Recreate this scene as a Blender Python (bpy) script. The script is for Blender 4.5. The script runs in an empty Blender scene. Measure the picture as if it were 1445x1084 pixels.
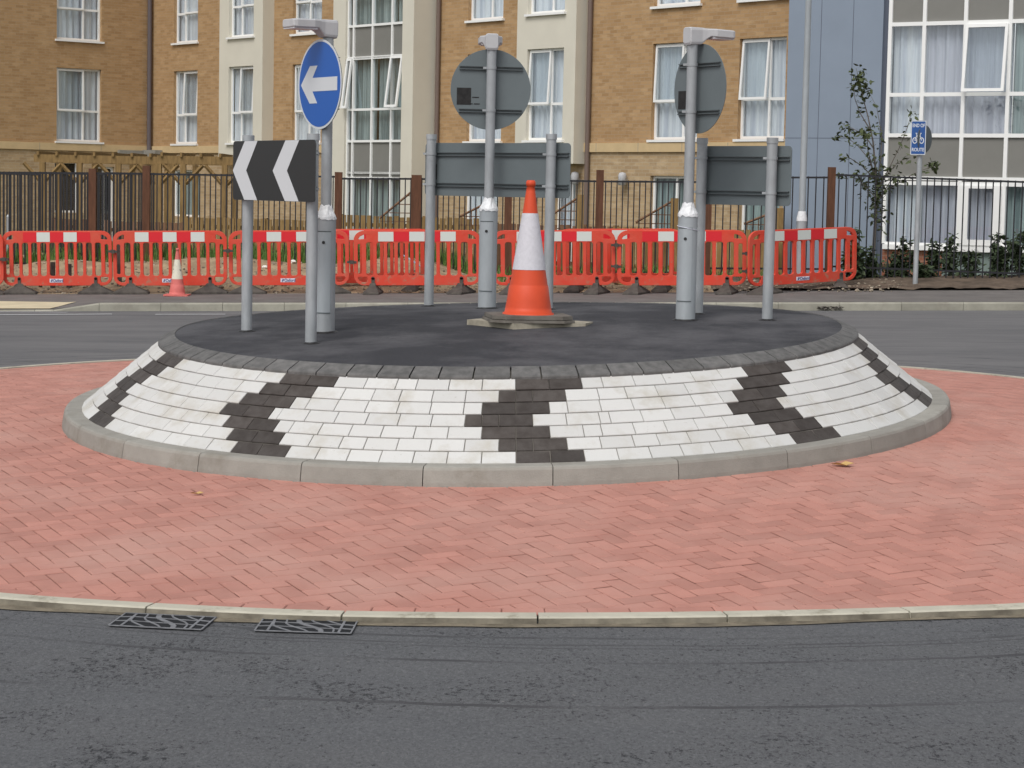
import bpy, bmesh, math, random
from math import sin, cos, pi, radians, sqrt, atan2, exp
from mathutils import Vector, Matrix
R = random.Random(7)
S = bpy.context.scene
COL = S.collection

# ---------------------------------------------------------------- camera
F, HZ, ROLL, CX, CY, CZ = 3100.0, 272.0, 0.020, 722.5, 542.0, 1.95
PITCH = math.atan((CY - HZ) / F)
cam = bpy.data.cameras.new('camera'); cam.lens = F / 1445 * 36; cam.sensor_width = 36
cam.clip_start = .1; cam.clip_end = 3000
co = bpy.data.objects.new('camera', cam); COL.objects.link(co); S.camera = co
rx = Vector((1, 0, 0)); up = Vector((0, sin(PITCH), cos(PITCH))); bk = Vector((0, -cos(PITCH), sin(PITCH)))
c_, s_ = cos(ROLL), sin(ROLL)
ax = rx * c_ + up * s_; ay = rx * -s_ + up * c_
M = Matrix((ax, ay, bk)).transposed().to_4x4(); M.translation = Vector((0, 0, CZ))
co.matrix_world = M
S.render.resolution_x = 1024; S.render.resolution_y = 768

# ---------------------------------------------------------------- light
SUN_EL, SUN_AZ = radians(52), radians(205)      # azimuth clockwise from +Y
w = bpy.data.worlds.new("World"); S.world = w; w.use_nodes = True
nt = w.node_tree; nt.nodes.clear()
sky = nt.nodes.new('ShaderNodeTexSky'); sky.sky_type = 'NISHITA'; sky.sun_disc = False
sky.sun_elevation = SUN_EL; sky.sun_rotation = SUN_AZ; sky.dust_density = 2; sky.air_density = 1; sky.ozone_density = 1
hs = nt.nodes.new('ShaderNodeHueSaturation'); hs.inputs['Saturation'].default_value = .22
bg = nt.nodes.new('ShaderNodeBackground'); bg.inputs['Strength'].default_value = .12
wo = nt.nodes.new('ShaderNodeOutputWorld')
nt.links.new(sky.outputs[0], hs.inputs['Color']); nt.links.new(hs.outputs[0], bg.inputs[0]); nt.links.new(bg.outputs[0], wo.inputs[0])
sl = bpy.data.lights.new('sun', 'SUN'); sl.energy = 1.3; sl.angle = radians(28); sl.color = (1, .97, .93)
so = bpy.data.objects.new('sun', sl); COL.objects.link(so)
sd = Vector((sin(SUN_AZ) * cos(SUN_EL), cos(SUN_AZ) * cos(SUN_EL), sin(SUN_EL)))
so.rotation_euler = sd.to_track_quat('Z', 'Y').to_euler(); so.location = (0, 0, 30)
S.view_settings.view_transform = 'Standard'; S.view_settings.look = 'None'
S.view_settings.exposure = 0.36; S.view_settings.gamma = 1

# ---------------------------------------------------------------- helpers
def ray(x, y):
    dx, dy = x - CX, y - CY
    u = dx * c_ + dy * s_; wv = -dx * s_ + dy * c_
    Y = F * cos(PITCH) - wv * sin(PITCH); Z = -F * sin(PITCH) - wv * cos(PITCH)
    return Vector((u / Y, 1, Z / Y))
def at(x, y, Y):
    r = ray(x, y); return Vector((r.x * Y, Y, CZ + r.z * Y))
def on(x, y, fn, y0=6, y1=60):
    r = ray(x, y); Y = y0
    while Y < y1:
        if CZ + r.z * Y < fn(r.x * Y, Y): break
        Y += .02
    return Vector((r.x * Y, Y, fn(r.x * Y, Y)))
def catmull(xs, ys, x):
    if x <= xs[0]: return ys[0] + (x - xs[0]) * (ys[1] - ys[0]) / (xs[1] - xs[0])
    if x >= xs[-1]: return ys[-1]
    i = max(k for k in range(len(xs) - 1) if xs[k] <= x)
    t = (x - xs[i]) / (xs[i + 1] - xs[i]); h = xs[i + 1] - xs[i]
    def m(k):
        if k == 0: return (ys[1] - ys[0]) / (xs[1] - xs[0])
        if k == len(xs) - 1: return (ys[-1] - ys[-2]) / (xs[-1] - xs[-2])
        return (ys[k + 1] - ys[k - 1]) / (xs[k + 1] - xs[k - 1])
    return (2*t**3-3*t*t+1)*ys[i] + (t**3-2*t*t+t)*h*m(i) + (-2*t**3+3*t*t)*ys[i+1] + (t**3-t*t)*h*m(i+1)

class MB:
    def __init__(s): s.v = []; s.f = []; s.m = []; s.uv = {}; s.c = {}; s.sm = set()
    def face(s, pts, m=0, uv=None, c=None, smooth=False):
        n = len(s.v); s.v += [Vector(p) for p in pts]; i = len(s.f)
        s.f.append(tuple(range(n, n + len(pts)))); s.m.append(m)
        if uv: s.uv[i] = uv
        if c is not None: s.c[i] = c
        if smooth: s.sm.add(i)
    def idx(s, vs, fs, m=0, c=None, smooth=False):
        n = len(s.v); s.v += [Vector(p) for p in vs]
        for f in fs:
            if c is not None: s.c[len(s.f)] = c
            if smooth: s.sm.add(len(s.f))
            s.f.append(tuple(a + n for a in f)); s.m.append(m)
    def hexa(s, p, m=0, c=None):   # 8 pts: bottom 4 ccw, top 4
        s.idx(p, [(3,2,1,0),(4,5,6,7),(0,1,5,4),(1,2,6,5),(2,3,7,6),(3,0,4,7)], m, c)
    def box(s, c0, h, m=0, r=None, c=None):
        c0 = Vector(c0); P = []
        for z in (-1, 1):
            for x, y in ((-1,-1),(1,-1),(1,1),(-1,1)):
                q = Vector((x*h[0], y*h[1], z*h[2]))
                if r is not None: q = r @ q
                P.append(c0 + q)
        s.hexa(P, m, c)
    def tube(s, pts, rad, n=10, m=0, caps=True, c=None, smooth=True):
        pts = [Vector(p) for p in pts]
        if not hasattr(rad, '__len__'): rad = [rad] * len(pts)
        V = []; Fc = []
        t = (pts[-1] - pts[0]).normalized()
        a = Vector((0,0,1)).cross(t)
        if a.length < .1: a = Vector((1,0,0)).cross(t)
        a.normalize()
        for i, p in enumerate(pts):
            if i == 0: d = pts[1] - p
            elif i == len(pts) - 1: d = p - pts[i-1]
            else: d = pts[i+1] - pts[i-1]
            d.normalize(); a = (a - d * a.dot(d)).normalized(); b = d.cross(a)
            for k in range(n): 
                th = 2*pi*k/n; V.append(p + (a*cos(th) + b*sin(th)) * rad[i])
        for i in range(len(pts)-1):
            for k in range(n):
                k2 = (k+1) % n; Fc.append((i*n+k, i*n+k2, (i+1)*n+k2, (i+1)*n+k))
        s.idx(V, Fc, m, c, smooth)
        if caps:
            s.face([V[k] for k in range(n)][::-1], m, c=c); s.face(V[-n:], m, c=c)
    def lathe(s, prof, n=32, m=0, o=(0,0,0), smooth=True):
        o = Vector(o); V = []; Fc = []
        for r, z in prof:
            for k in range(n): V.append(o + Vector((r*cos(2*pi*k/n), r*sin(2*pi*k/n), z)))
        for i in range(len(prof)-1):
            for k in range(n):
                k2 = (k+1)%n; Fc.append((i*n+k, i*n+k2, (i+1)*n+k2, (i+1)*n+k))
        s.idx(V, Fc, m, None, smooth)
    def build(s, name, mats, parent=None, local=False):
        if not isinstance(mats, (list, tuple)): mats = [mats]
        off = Vector((0,0,0)); p = parent
        while p is not None and not local: off += p.location; p = p.parent
        me = bpy.data.meshes.new(name)
        me.from_pydata([tuple(q - off) for q in s.v], [], s.f)
        for mt in mats: me.materials.append(mt)
        me.polygons.foreach_set('material_index', s.m)
        if s.sm: 
            for i in s.sm: me.polygons[i].use_smooth = True
        if s.uv:
            L = me.uv_layers.new(name='UVMap')
            for i, u in s.uv.items():
                for k, li in enumerate(me.polygons[i].loop_indices): L.data[li].uv = u[k]
        if s.c:
            A = me.color_attributes.new(name='vary', type='FLOAT_COLOR', domain='CORNER')
            for i, p_ in enumerate(me.polygons):
                cc = s.c.get(i, .5)
                for li in p_.loop_indices: A.data[li].color = (cc, cc, cc, 1)
        me.validate(); me.update()
        o = bpy.data.objects.new(name, me); COL.objects.link(o)
        if parent is not None: o.parent = parent
        return o
def tag(o, label=None, cat=None, group=None, kind=None):
    if label: o['label'] = label
    if cat: o['category'] = cat
    if group: o['group'] = group
    if kind: o['kind'] = kind
    return o
def thing(name, label, cat, loc, group=None, rz=0):
    o = bpy.data.objects.new(name, None); COL.objects.link(o); o.location = loc; o.rotation_euler = (0,0,rz)
    o.empty_display_size = .2
    return tag(o, label, cat, group)
def copy_tree(o, parent=None):
    c = o.copy(); COL.objects.link(c); c.parent = parent
    for ch in list(o.children): copy_tree(ch, c)
    return c
def curve_mesh(outs, depth, bevel=0, res=2):
    """filled 2D outlines (even-odd holes) extruded: list of (co, faces) in x,y,z=thickness"""
    cu = bpy.data.curves.new('tmp', 'CURVE'); cu.dimensions = '2D'; cu.fill_mode = 'BOTH'
    cu.extrude = depth; cu.bevel_depth = bevel; cu.bevel_resolution = res
    for o in outs:
        sp = cu.splines.new('POLY'); sp.points.add(len(o)-1); sp.use_cyclic_u = True
        for i, (x, y) in enumerate(o): sp.points[i].co = (x, y, 0, 1)
    return conv(cu)
def conv(cu):
    ob = bpy.data.objects.new('tmp', cu); COL.objects.link(ob)
    dg = bpy.context.evaluated_depsgraph_get(); me = bpy.data.meshes.new_from_object(ob.evaluated_get(dg))
    r = ([v.co.copy() for v in me.vertices], [tuple(p.vertices) for p in me.polygons])
    bpy.data.objects.remove(ob); bpy.data.meshes.remove(me); bpy.data.curves.remove(cu)
    return r
def text_mesh(t, size, depth, sx=1.0):
    cu = bpy.data.curves.new('tmp', 'FONT'); cu.body = t; cu.size = size; cu.extrude = depth
    cu.align_x = 'CENTER'; cu.align_y = 'CENTER'; cu.offset = size*.02
    v, f = conv(cu)
    return [Vector((a.x*sx, a.y, a.z)) for a in v], f
def rrect(x0, x1, y0, y1, r, n=5):
    P = []
    for cx, cy, a0 in ((x1-r,y1-r,0),(x0+r,y1-r,pi/2),(x0+r,y0+r,pi),(x1-r,y0+r,3*pi/2)):
        for k in range(n+1):
            a = a0 + pi/2*k/n; P.append((cx+r*cos(a), cy+r*sin(a)))
    return P

# ---------------------------------------------------------------- materials
MT = {}
def mat(name, col, rough=.8, metal=0, spec=.3, var=0, vscale=8, bump=0, bscale=60, attr=False, detail=4, col2=None, stretch=None, extra=None, uv=False, coat=0):
    m = bpy.data.materials.new(name); m.use_nodes = True; t = m.node_tree; N = t.nodes; L = t.links
    b = N['Principled BSDF']; b.inputs['Roughness'].default_value = rough; b.inputs['Metallic'].default_value = metal
    b.inputs['Specular IOR Level'].default_value = spec; b.inputs['Coat Weight'].default_value = coat
    tc = N.new('ShaderNodeTexCoord'); src = tc.outputs['UV' if uv else 'Object']
    if stretch:
        mp = N.new('ShaderNodeMapping'); mp.inputs['Scale'].default_value = stretch; L.new(src, mp.inputs['Vector']); src = mp.outputs[0]
    rgb = N.new('ShaderNodeRGB'); rgb.outputs[0].default_value = (*col, 1); out = rgb.outputs[0]
    def mix(a, bcol, fac, mode='MIX'):
        x = N.new('ShaderNodeMix'); x.data_type = 'RGBA'; x.blend_type = mode
        if hasattr(fac, 'node'): L.new(fac, x.inputs[0])
        else: x.inputs[0].default_value = fac
        L.new(a, x.inputs[6])
        if hasattr(bcol, 'node'): L.new(bcol, x.inputs[7])
        else: x.inputs[7].default_value = (*bcol, 1)
        return x.outputs[2]
    def noise(sc, det=4, rg=.6, vec=None):
        n = N.new('ShaderNodeTexNoise'); n.inputs['Scale'].default_value = sc; n.inputs['Detail'].default_value = det; n.inputs['Roughness'].default_value = rg
        L.new(vec or src, n.inputs['Vector']); return n.outputs['Fac']
    def ramp(f, a, b_):
        r = N.new('ShaderNodeMapRange'); r.inputs[1].default_value = a; r.inputs[2].default_value = b_; L.new(f, r.inputs[0]); return r.outputs[0]
    if var:
        c2 = col2 or tuple(x*(1-var) for x in col)
        out = mix(out, c2, ramp(noise(vscale, detail), .35, .65))
    if attr:
        a = N.new('ShaderNodeAttribute'); a.attribute_name = 'vary'
        mr = N.new('ShaderNodeMapRange'); mr.inputs[3].default_value = 1-attr; mr.inputs[4].default_value = 1+attr*.6
        L.new(a.outputs['Fac'], mr.inputs[0])
        cmb = N.new('ShaderNodeCombineColor')
        for k in range(3): L.new(mr.outputs[0], cmb.inputs[k])
        out = mix(out, cmb.outputs[0], 1.0, 'MULTIPLY')
    if extra: out = extra(N, L, src, out, mix, noise, ramp, b) or out
    L.new(out, b.inputs['Base Color'])
    if bump:
        bn = N.new('ShaderNodeBump'); bn.inputs['Strength'].default_value = bump; bn.inputs['Distance'].default_value = .01
        L.new(noise(bscale, 6, .7), bn.inputs['Height']); L.new(bn.outputs[0], b.inputs['Normal'])
    MT[name] = m; return m

def road_extra(N, L, src, out, mix, noise, ramp, b):
    mp = N.new('ShaderNodeMapping'); mp.inputs['Scale'].default_value = (.35, 1.3, 1); L.new(src, mp.inputs['Vector'])
    out = mix(out, (.112, .113, .118), ramp(noise(1.6, 6, .65, mp.outputs[0]), .40, .70))
    def mul_add(a, k, c):
        n = N.new('ShaderNodeMath'); n.operation = 'MULTIPLY_ADD'; n.inputs[1].default_value = k; L.new(a, n.inputs[0]); L.new(c, n.inputs[2]); return n.outputs[0]
    big = noise(1.1, 4, .65)
    # dark open pits and rough grain in the surface course, clustered in patches
    mp3 = N.new('ShaderNodeMapping'); mp3.inputs['Scale'].default_value = (1, .62, 1); L.new(src, mp3.inputs['Vector'])
    out = mix(out, (.165, .168, .172), ramp(noise(60, 5, .85, mp3.outputs[0]), .46, .66))
    out = mix(out, (.028, .029, .032), ramp(mul_add(big, .34, noise(38, 7, .85, mp3.outputs[0])), .735, .775))
    out = mix(out, (.046, .047, .051), ramp(noise(80, 5, .9, mp3.outputs[0]), .565, .63))
    out = mix(out, (.24, .235, .22), ramp(noise(31, 3, .6), .715, .76))
    # paler grey, with darker patches, blended in over the far half of the roundabout
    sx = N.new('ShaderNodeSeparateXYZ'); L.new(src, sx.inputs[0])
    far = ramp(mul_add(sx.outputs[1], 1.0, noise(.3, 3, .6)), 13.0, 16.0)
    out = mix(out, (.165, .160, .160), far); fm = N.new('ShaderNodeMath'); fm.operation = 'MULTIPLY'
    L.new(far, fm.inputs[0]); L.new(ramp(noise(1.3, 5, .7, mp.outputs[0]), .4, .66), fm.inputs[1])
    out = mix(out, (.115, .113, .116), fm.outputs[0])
    # roller seams following the apron kerb
    vs = N.new('ShaderNodeVectorMath'); vs.operation = 'SUBTRACT'; vs.inputs[1].default_value = (-.033, 15.63, 0); L.new(src, vs.inputs[0])
    v2 = N.new('ShaderNodeVectorMath'); v2.operation = 'MULTIPLY'; v2.inputs[1].default_value = (.93, 1, 0); L.new(vs.outputs[0], v2.inputs[0])
    ln = N.new('ShaderNodeVectorMath'); ln.operation = 'LENGTH'; L.new(v2.outputs[0], ln.inputs[0])
    wob = mul_add(noise(.8, 4, .6), .10, ln.outputs['Value'])
    for rr, wd_ in ((6.17, .018), (6.30, .014), (6.36, .010), (6.62, .018), (7.35, .02)):
        a = N.new('ShaderNodeMath'); a.operation = 'COMPARE'; a.inputs[1].default_value = rr; a.inputs[2].default_value = wd_; L.new(wob, a.inputs[0])
        f = N.new('ShaderNodeMath'); f.operation = 'MULTIPLY'; L.new(a.outputs[0], f.inputs[0]); L.new(ramp(noise(2.3, 5, .8, mp.outputs[0]), .40, .62), f.inputs[1])
        out = mix(out, (.060, .060, .064), f.outputs[0])
    return out
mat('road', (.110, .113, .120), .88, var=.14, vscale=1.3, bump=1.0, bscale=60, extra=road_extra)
def top_extra(N, L, src, out, mix, noise, ramp, b):
    out = mix(out, (.088, .086, .092), ramp(noise(1.1, 6, .68), .44, .62))
    out = mix(out, (.026, .026, .029), ramp(noise(30, 5, .75), .58, .70))
    return mix(out, (.16, .155, .15), ramp(noise(90, 3, .65), .63, .75))
mat('island_asphalt', (.042, .042, .048), .82, var=.2, vscale=3, bump=.6, bscale=90, extra=top_extra)
mat('pavement', (.17, .155, .145), .9, var=.25, vscale=2, bump=.5, bscale=60)
def dusty(N, L, src, out, mix, noise, ramp, b):
    return mix(out, (.50, .285, .235), ramp(noise(.9, 4, .6), .45, .75))
mat('red_block', (.485, .230, .183), .85, attr=.12, var=.10, vscale=5, bump=.4, bscale=90, extra=dusty)
mat('red_joint', (.33, .15, .115), .95, var=.3, vscale=6)
def wb_extra(N, L, src, out, mix, noise, ramp, b):
    out = mix(out, (.47, .445, .39), ramp(noise(4.0, 5, .65), .50, .74))
    return mix(out, (.36, .34, .30), ramp(noise(40, 3, .7), .66, .8))
mat('white_block', (.59, .585, .565), .78, attr=.07, bump=.3, bscale=120, extra=wb_extra)
mat('black_block', (.052, .043, .038), .7, attr=.25, var=.4, vscale=14, bump=.4, bscale=120, col2=(.078,.068,.062))
mat('grey_block', (.105, .103, .100), .8, attr=.16, var=.35, vscale=16, bump=.4, bscale=120, col2=(.165,.16,.155))
mat('mortar', (.20, .185, .16), .95, var=.3, vscale=12)
def kerb_extra(N, L, src, out, mix, noise, ramp, b):
    return mix(out, (.22, .20, .165), ramp(noise(2.6, 6, .7), .55, .78))
mat('kerb_conc', (.335, .32, .285), .88, attr=.12, var=.14, vscale=7, bump=.35, bscale=100, extra=kerb_extra)
mat('kerb_far', (.36, .345, .285), .9, attr=.1, var=.25, vscale=3, bump=.3, bscale=100, extra=kerb_extra)
def okerb_extra(N, L, src, out, mix, noise, ramp, b):
    return mix(out, (.20, .175, .12), ramp(noise(5, 6, .7), .55, .72))
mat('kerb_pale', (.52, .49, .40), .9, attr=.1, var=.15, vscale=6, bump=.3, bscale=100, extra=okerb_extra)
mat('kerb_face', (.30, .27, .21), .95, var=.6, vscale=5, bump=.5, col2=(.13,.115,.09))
mat('kerb_dirt', (.24, .205, .15), .95, var=.5, vscale=9, bump=.5)
mat('tactile', (.62, .53, .36), .9, var=.15, vscale=3, attr=False)
mat('line_paint', (.80, .80, .80), .7, var=.2, vscale=20)
def soil_extra(N, L, src, out, mix, noise, ramp, b):
    out = mix(out, (.42, .32, .20), ramp(noise(3.5, 6, .7), .45, .62))
    return mix(out, (.10, .072, .05), ramp(noise(7, 6, .75), .58, .72))
mat('soil', (.27, .195, .125), .95, bump=1.0, bscale=14, extra=soil_extra)
mat('soil_dark', (.15, .11, .08), .95, var=.5, vscale=4, bump=1.0, bscale=14)
mat('garden', (.12, .13, .06), .95, var=.5, vscale=2)
mat('galv', (.42, .44, .455), .5, metal=.25, spec=.4, var=.24, vscale=9, stretch=(1,1,.35), attr=False, bump=.05)
mat('galv_new', (.42, .45, .47), .45, metal=.25, var=.12, vscale=12, stretch=(1,1,.35))
mat('grate_iron', (.26, .265, .28), .55, metal=.2, var=.35, vscale=25)
mat('tape', (.80, .81, .82), .35, spec=.6, var=.2, vscale=30, bump=.5, bscale=30)
mat('lamp_grey', (.50, .50, .51), .5, var=.08, vscale=10)
mat('lens', (.55, .55, .58), .2, spec=.6)
mat('sign_back', (.145, .170, .178), .55, var=.10, vscale=3)
mat('sign_rail', (.10, .115, .12), .5)
mat('sticker', (.028, .026, .026), .4, var=.5, vscale=30)
mat('sign_blue', (.010, .10, .42), .35, spec=.5)
mat('sign_blue_dull', (.012, .075, .27), .4, spec=.5)
mat('sign_white', (.62, .64, .66), .4, spec=.5)
mat('sign_black', (.018, .017, .018), .4, spec=.5)
mat('cone_orange', (.70, .080, .026), .55, spec=.4, var=.10, vscale=6)
mat('cone_old', (.66, .17, .15), .6, var=.15, vscale=9)
mat('cone_white', (.66, .64, .68), .6, var=.10, vscale=40)
def dirtc(N, L, src, out, mix, noise, ramp, b): return mix(out, (.10,.09,.07), ramp(noise(14, 5, .7), .60, .68))
mat('cone_white_dirty', (.72, .68, .56), .7, var=.1, vscale=12, extra=dirtc)
mat('rubber', (.105, .092, .078), .9, var=.4, vscale=8, col2=(.17,.155,.135))
mat('rubber_pale', (.42, .38, .30), .95, var=.4, vscale=9)
def barr_extra(N, L, src, out, mix, noise, ramp, b):
    sx = N.new('ShaderNodeSeparateXYZ'); L.new(src, sx.inputs[0])
    oi = N.new('ShaderNodeObjectInfo'); ad = N.new('ShaderNodeVectorMath'); ad.operation = 'ADD'; L.new(src, ad.inputs[0]); L.new(oi.outputs['Location'], ad.inputs[1])
    out = mix(out, (.60, .088, .052), ramp(noise(2.5, 5, .7, ad.outputs[0]), .42, .66))
    n = N.new('ShaderNodeMath'); n.operation = 'MULTIPLY_ADD'; n.inputs[1].default_value = -.22; L.new(sx.outputs[2], n.inputs[0]); L.new(noise(9, 5, .7, ad.outputs[0]), n.inputs[2])
    return mix(out, (.34, .20, .13), ramp(n.outputs[0], .50, .66))
mat('barrier', (.67, .056, .028), .5, spec=.4, var=.08, vscale=3, extra=barr_extra)
mat('refl_red', (.66, .012, .022), .35, spec=.5)
mat('refl_white', (.62, .64, .60), .4, spec=.5)
mat('foot', (.058, .050, .045), .9, var=.4, vscale=9, col2=(.10,.088,.076))
mat('label_blue', (.03, .04, .16), .5)
mat('label_white', (.66, .66, .74), .5)
mat('fence_black', (.018, .018, .022), .45, spec=.4)
mat('post_brown', (.13, .058, .032), .8, var=.35, vscale=5, stretch=(4,4,.6))
mat('timber', (.29, .185, .075), .85, var=.35, vscale=5, stretch=(4,4,.6))
mat('timber_red', (.21, .115, .065), .85, var=.3, vscale=5, stretch=(4,4,.6))
def brickmat(name, c1, c2, c3, mortar):
    def ex(N, L, src, out, mix, noise, ramp, b):
        br = N.new('ShaderNodeTexBrick'); br.inputs['Scale'].default_value = 1
        br.inputs['Brick Width'].default_value = .225; br.inputs['Row Height'].default_value = .075
        br.inputs['Mortar Size'].default_value = .006; br.inputs['Mortar Smooth'].default_value = .1
        br.inputs['Color1'].default_value = (*c1, 1); br.inputs['Color2'].default_value = (*c2, 1); br.inputs['Mortar'].default_value = (*mortar, 1)
        L.new(src, br.inputs['Vector'])
        mp = N.new('ShaderNodeMapping'); mp.inputs['Scale'].default_value = (.9, 3, 1); L.new(src, mp.inputs['Vector'])
        o = mix(br.outputs['Color'], c3, ramp(noise(2.2, 6, .8, mp.outputs[0]), .5, .78))
        return o
    return mat(name, c1, .9, uv=True, extra=ex)
brickmat('brick', (.445, .282, .142), (.345, .208, .098), (.52, .36, .205), (.38, .27, .165))
brickmat('brick_buff', (.46, .33, .19), (.34, .235, .13), (.60, .47, .31), (.42, .34, .24))
brickmat('brick_red', (.30, .12, .07), (.24, .09, .055), (.38, .18, .12), (.3, .2, .15))
mat('stone', (.60, .45, .255), .85, var=.10, vscale=3)
mat('render_cream', (.66, .625, .53), .85, var=.05, vscale=1.5)
mat('clad_blue', (.232, .278, .345), .5, var=.06, vscale=1.2, spec=.4)
mat('joint_dark', (.10, .115, .15), .7)
mat('spandrel', (.212, .208, .190), .6, var=.05, vscale=4)
mat('upvc', (.84, .84, .82), .45, spec=.5)
mat('pipe', (.12, .10, .105), .6)
mat('pipe_brown', (.17, .125, .105), .6)
mat('dark_in', (.012, .013, .015), .9)
mat('roof_grey', (.2, .2, .2), .9)
mat('green_panel', (.20, .25, .23), .6)
def curtmat(name, col, dark):
    def ex(N, L, src, out, mix, noise, ramp, b):
        mp = N.new('ShaderNodeMapping'); mp.inputs['Scale'].default_value = (9, 9, .25); L.new(src, mp.inputs['Vector'])
        return mix(out, dark, ramp(noise(1, 3, .6, mp.outputs[0]), .42, .66))
    return mat(name, col, .9, extra=ex)
curtmat('curtain', (.80, .83, .86), (.50, .54, .62))
curtmat('curtain_green', (.42, .50, .49), (.17, .225, .23))
curtmat('curtain_lilac', (.60, .61, .68), (.40, .41, .48))
def glassmat():
    m = bpy.data.materials.new('glass'); m.use_nodes = True; t = m.node_tree; t.nodes.clear()
    o = t.nodes.new('ShaderNodeOutputMaterial'); mx = t.nodes.new('ShaderNodeMixShader'); g = t.nodes.new('ShaderNodeBsdfGlossy'); tr = t.nodes.new('ShaderNodeBsdfTransparent')
    tr.inputs[0].default_value = (.86, .89, .90, 1); g.inputs['Roughness'].default_value = .03; g.inputs[0].default_value = (.9,.95,1,1)
    lw = t.nodes.new('ShaderNodeLayerWeight'); lw.inputs[0].default_value = .5
    pw = t.nodes.new('ShaderNodeMath'); pw.operation = 'POWER'; pw.inputs[1].default_value = 3.0; t.links.new(lw.outputs['Facing'], pw.inputs[0])
    fr = t.nodes.new('ShaderNodeMath'); fr.operation = 'MULTIPLY_ADD'; fr.inputs[1].default_value = .7; fr.inputs[2].default_value = .11; t.links.new(pw.outputs[0], fr.inputs[0])
    t.links.new(fr.outputs[0], mx.inputs[0]); t.links.new(tr.outputs[0], mx.inputs[1]); t.links.new(g.outputs[0], mx.inputs[2]); t.links.new(mx.outputs[0], o.inputs[0])
    MT['glass'] = m
glassmat()
def leafmat(name, a, b2):
    def ex(N, L, src, out, mix, noise, ramp, b): return mix(out, b2, ramp(noise(9, 3, .7), .4, .65))
    return mat(name, a, .6, extra=ex, spec=.3)
leafmat('leaf_tree', (.045, .060, .022), (.095, .115, .045))
leafmat('leaf_laurel', (.035, .055, .028), (.075, .10, .045))
leafmat('grass', (.075, .15, .03), (.15, .23, .06))
mat('bark', (.17, .15, .13), .9, var=.3, vscale=20)
mat('dead_leaf', (.55, .36, .14), .8)
mat('rubble_mat', (.40, .34, .26), .95, var=.5, vscale=20, attr=.5)
mat('white_plastic', (.78, .76, .70), .5)
mat('blue_pipe', (.32, .48, .62), .5)

# ---------------------------------------------------------------- ground shape
D, X0, IH, IA, IB = 15.63, -.033, 1.535, .0312, .0472
R1, R2, RZ2, R3, RZ3, R4, RZ4 = 3.119, 2.98, .1045, 2.453, .533, 2.347, .585
def PI_(X, Y):
    y = Y - D
    t = IB * y if y < 0 else .01 * y + (IB - .01) * .6 * (1 - exp(-y / .6))
    return CZ - IH + IA * X + t
KY = [5, 10, 15, 20, 26, 32.5]
KZ = [-2.03, -1.935, -1.76, -1.60, -1.62, -1.744]; KA = [0, 0, .006, .012, .016, .0208]
def road_z(X, Y):
    Xc = max(-14, min(14, X))
    return CZ + catmull(KY, KZ, Y) + catmull(KY, KA, Y) * Xc
KERB_Y = 32.5
def hsh(i, j):
    n = math.sin(i * 127.1 + j * 311.7) * 43758.5453; return n - math.floor(n)
def vn(x, y):
    i, j = math.floor(x), math.floor(y); fx, fy = x - i, y - j; fx = fx*fx*(3-2*fx); fy = fy*fy*(3-2*fy)
    return (hsh(i,j)*(1-fx)+hsh(i+1,j)*fx)*(1-fy) + (hsh(i,j+1)*(1-fx)+hsh(i+1,j+1)*fx)*fy
def path_z(X, Y):
    Xc = max(-14, min(14, X))
    dr = .10 * max(0, min(1, (-6.12 - X) / .68)) * max(0, min(1, (34.3 - Y) / 1.7))
    return CZ - dr + catmull([32.5, 35, 37.5, 42, 48], [-1.624, -1.60, -1.53, -1.60, -1.65], Y) + catmull([32.5, 35, 37.5, 42, 48], [.0208, .0226, .022, .008, 0], Y) * Xc
def verge_z(X, Y):
    z = path_z(X, Y)
    m = max(0, min(1, (-.2 - X) / 1.6)); m = m*m*(3-2*m)
    e = max(0, min(1, (Y - 35.25) / 1.7)); e = e*e*(3-2*e)
    q = 1 - max(0, min(1, (Y - 39) / 3))
    z += (.30 * m + .05) * e * q * (.75 + .5 * vn(X * 1.3, Y * 1.3))
    e2 = max(0, min(1, (Y - 35.15) / .25))
    z += e2 * (.05 * vn(X * 5, Y * 5) + .03 * vn(X * 13, Y * 13)) * q
    return z

def sheet(name, m, fn, xs, ys, kind='structure', uv=False):
    b = MB(); V = [Vector((x, y, fn(x, y))) for y in ys for x in xs]; n = len(xs)
    b.idx(V, [(j*n+i, j*n+i+1, (j+1)*n+i+1, (j+1)*n+i) for j in range(len(ys)-1) for i in range(n-1)], 0, None, True)
    return tag(b.build(name, m), kind=kind)
def frange(a, b, s):
    r = []; x = a
    while x < b - 1e-6: r.append(x); x += s
    return r + [b]
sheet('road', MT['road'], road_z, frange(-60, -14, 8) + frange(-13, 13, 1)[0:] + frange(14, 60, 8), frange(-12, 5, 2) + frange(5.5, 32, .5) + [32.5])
# far ground out to the horizon
sheet('ground', MT['garden'], lambda x, y: CZ - 2.35, [-900, -60, 60, 900], [-900, -12, 60, 1500])
sheet('pavement', MT['pavement'], path_z, frange(-60, -14, 8) + frange(-13, 13, .34) + frange(14, 60, 8), [32.62] + frange(33, 36, .3))
sheet('verge_soil', MT['soil'], verge_z, frange(-14, 3.2, .12), frange(35.15, 40, .12))
sheet('planting_bed', MT['soil_dark'], verge_z, frange(3.2, 14, .12), frange(35.4, 39, .12))
sheet('lawn', MT['garden'], lambda x, y: path_z(x, y) - (.03 if y < 41 else 0), [-60, -40, -20] + frange(-14, 14, 1) + [20, 40, 60], [35.3, 37] + frange(38.8, 60, 1) + [75])

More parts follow.
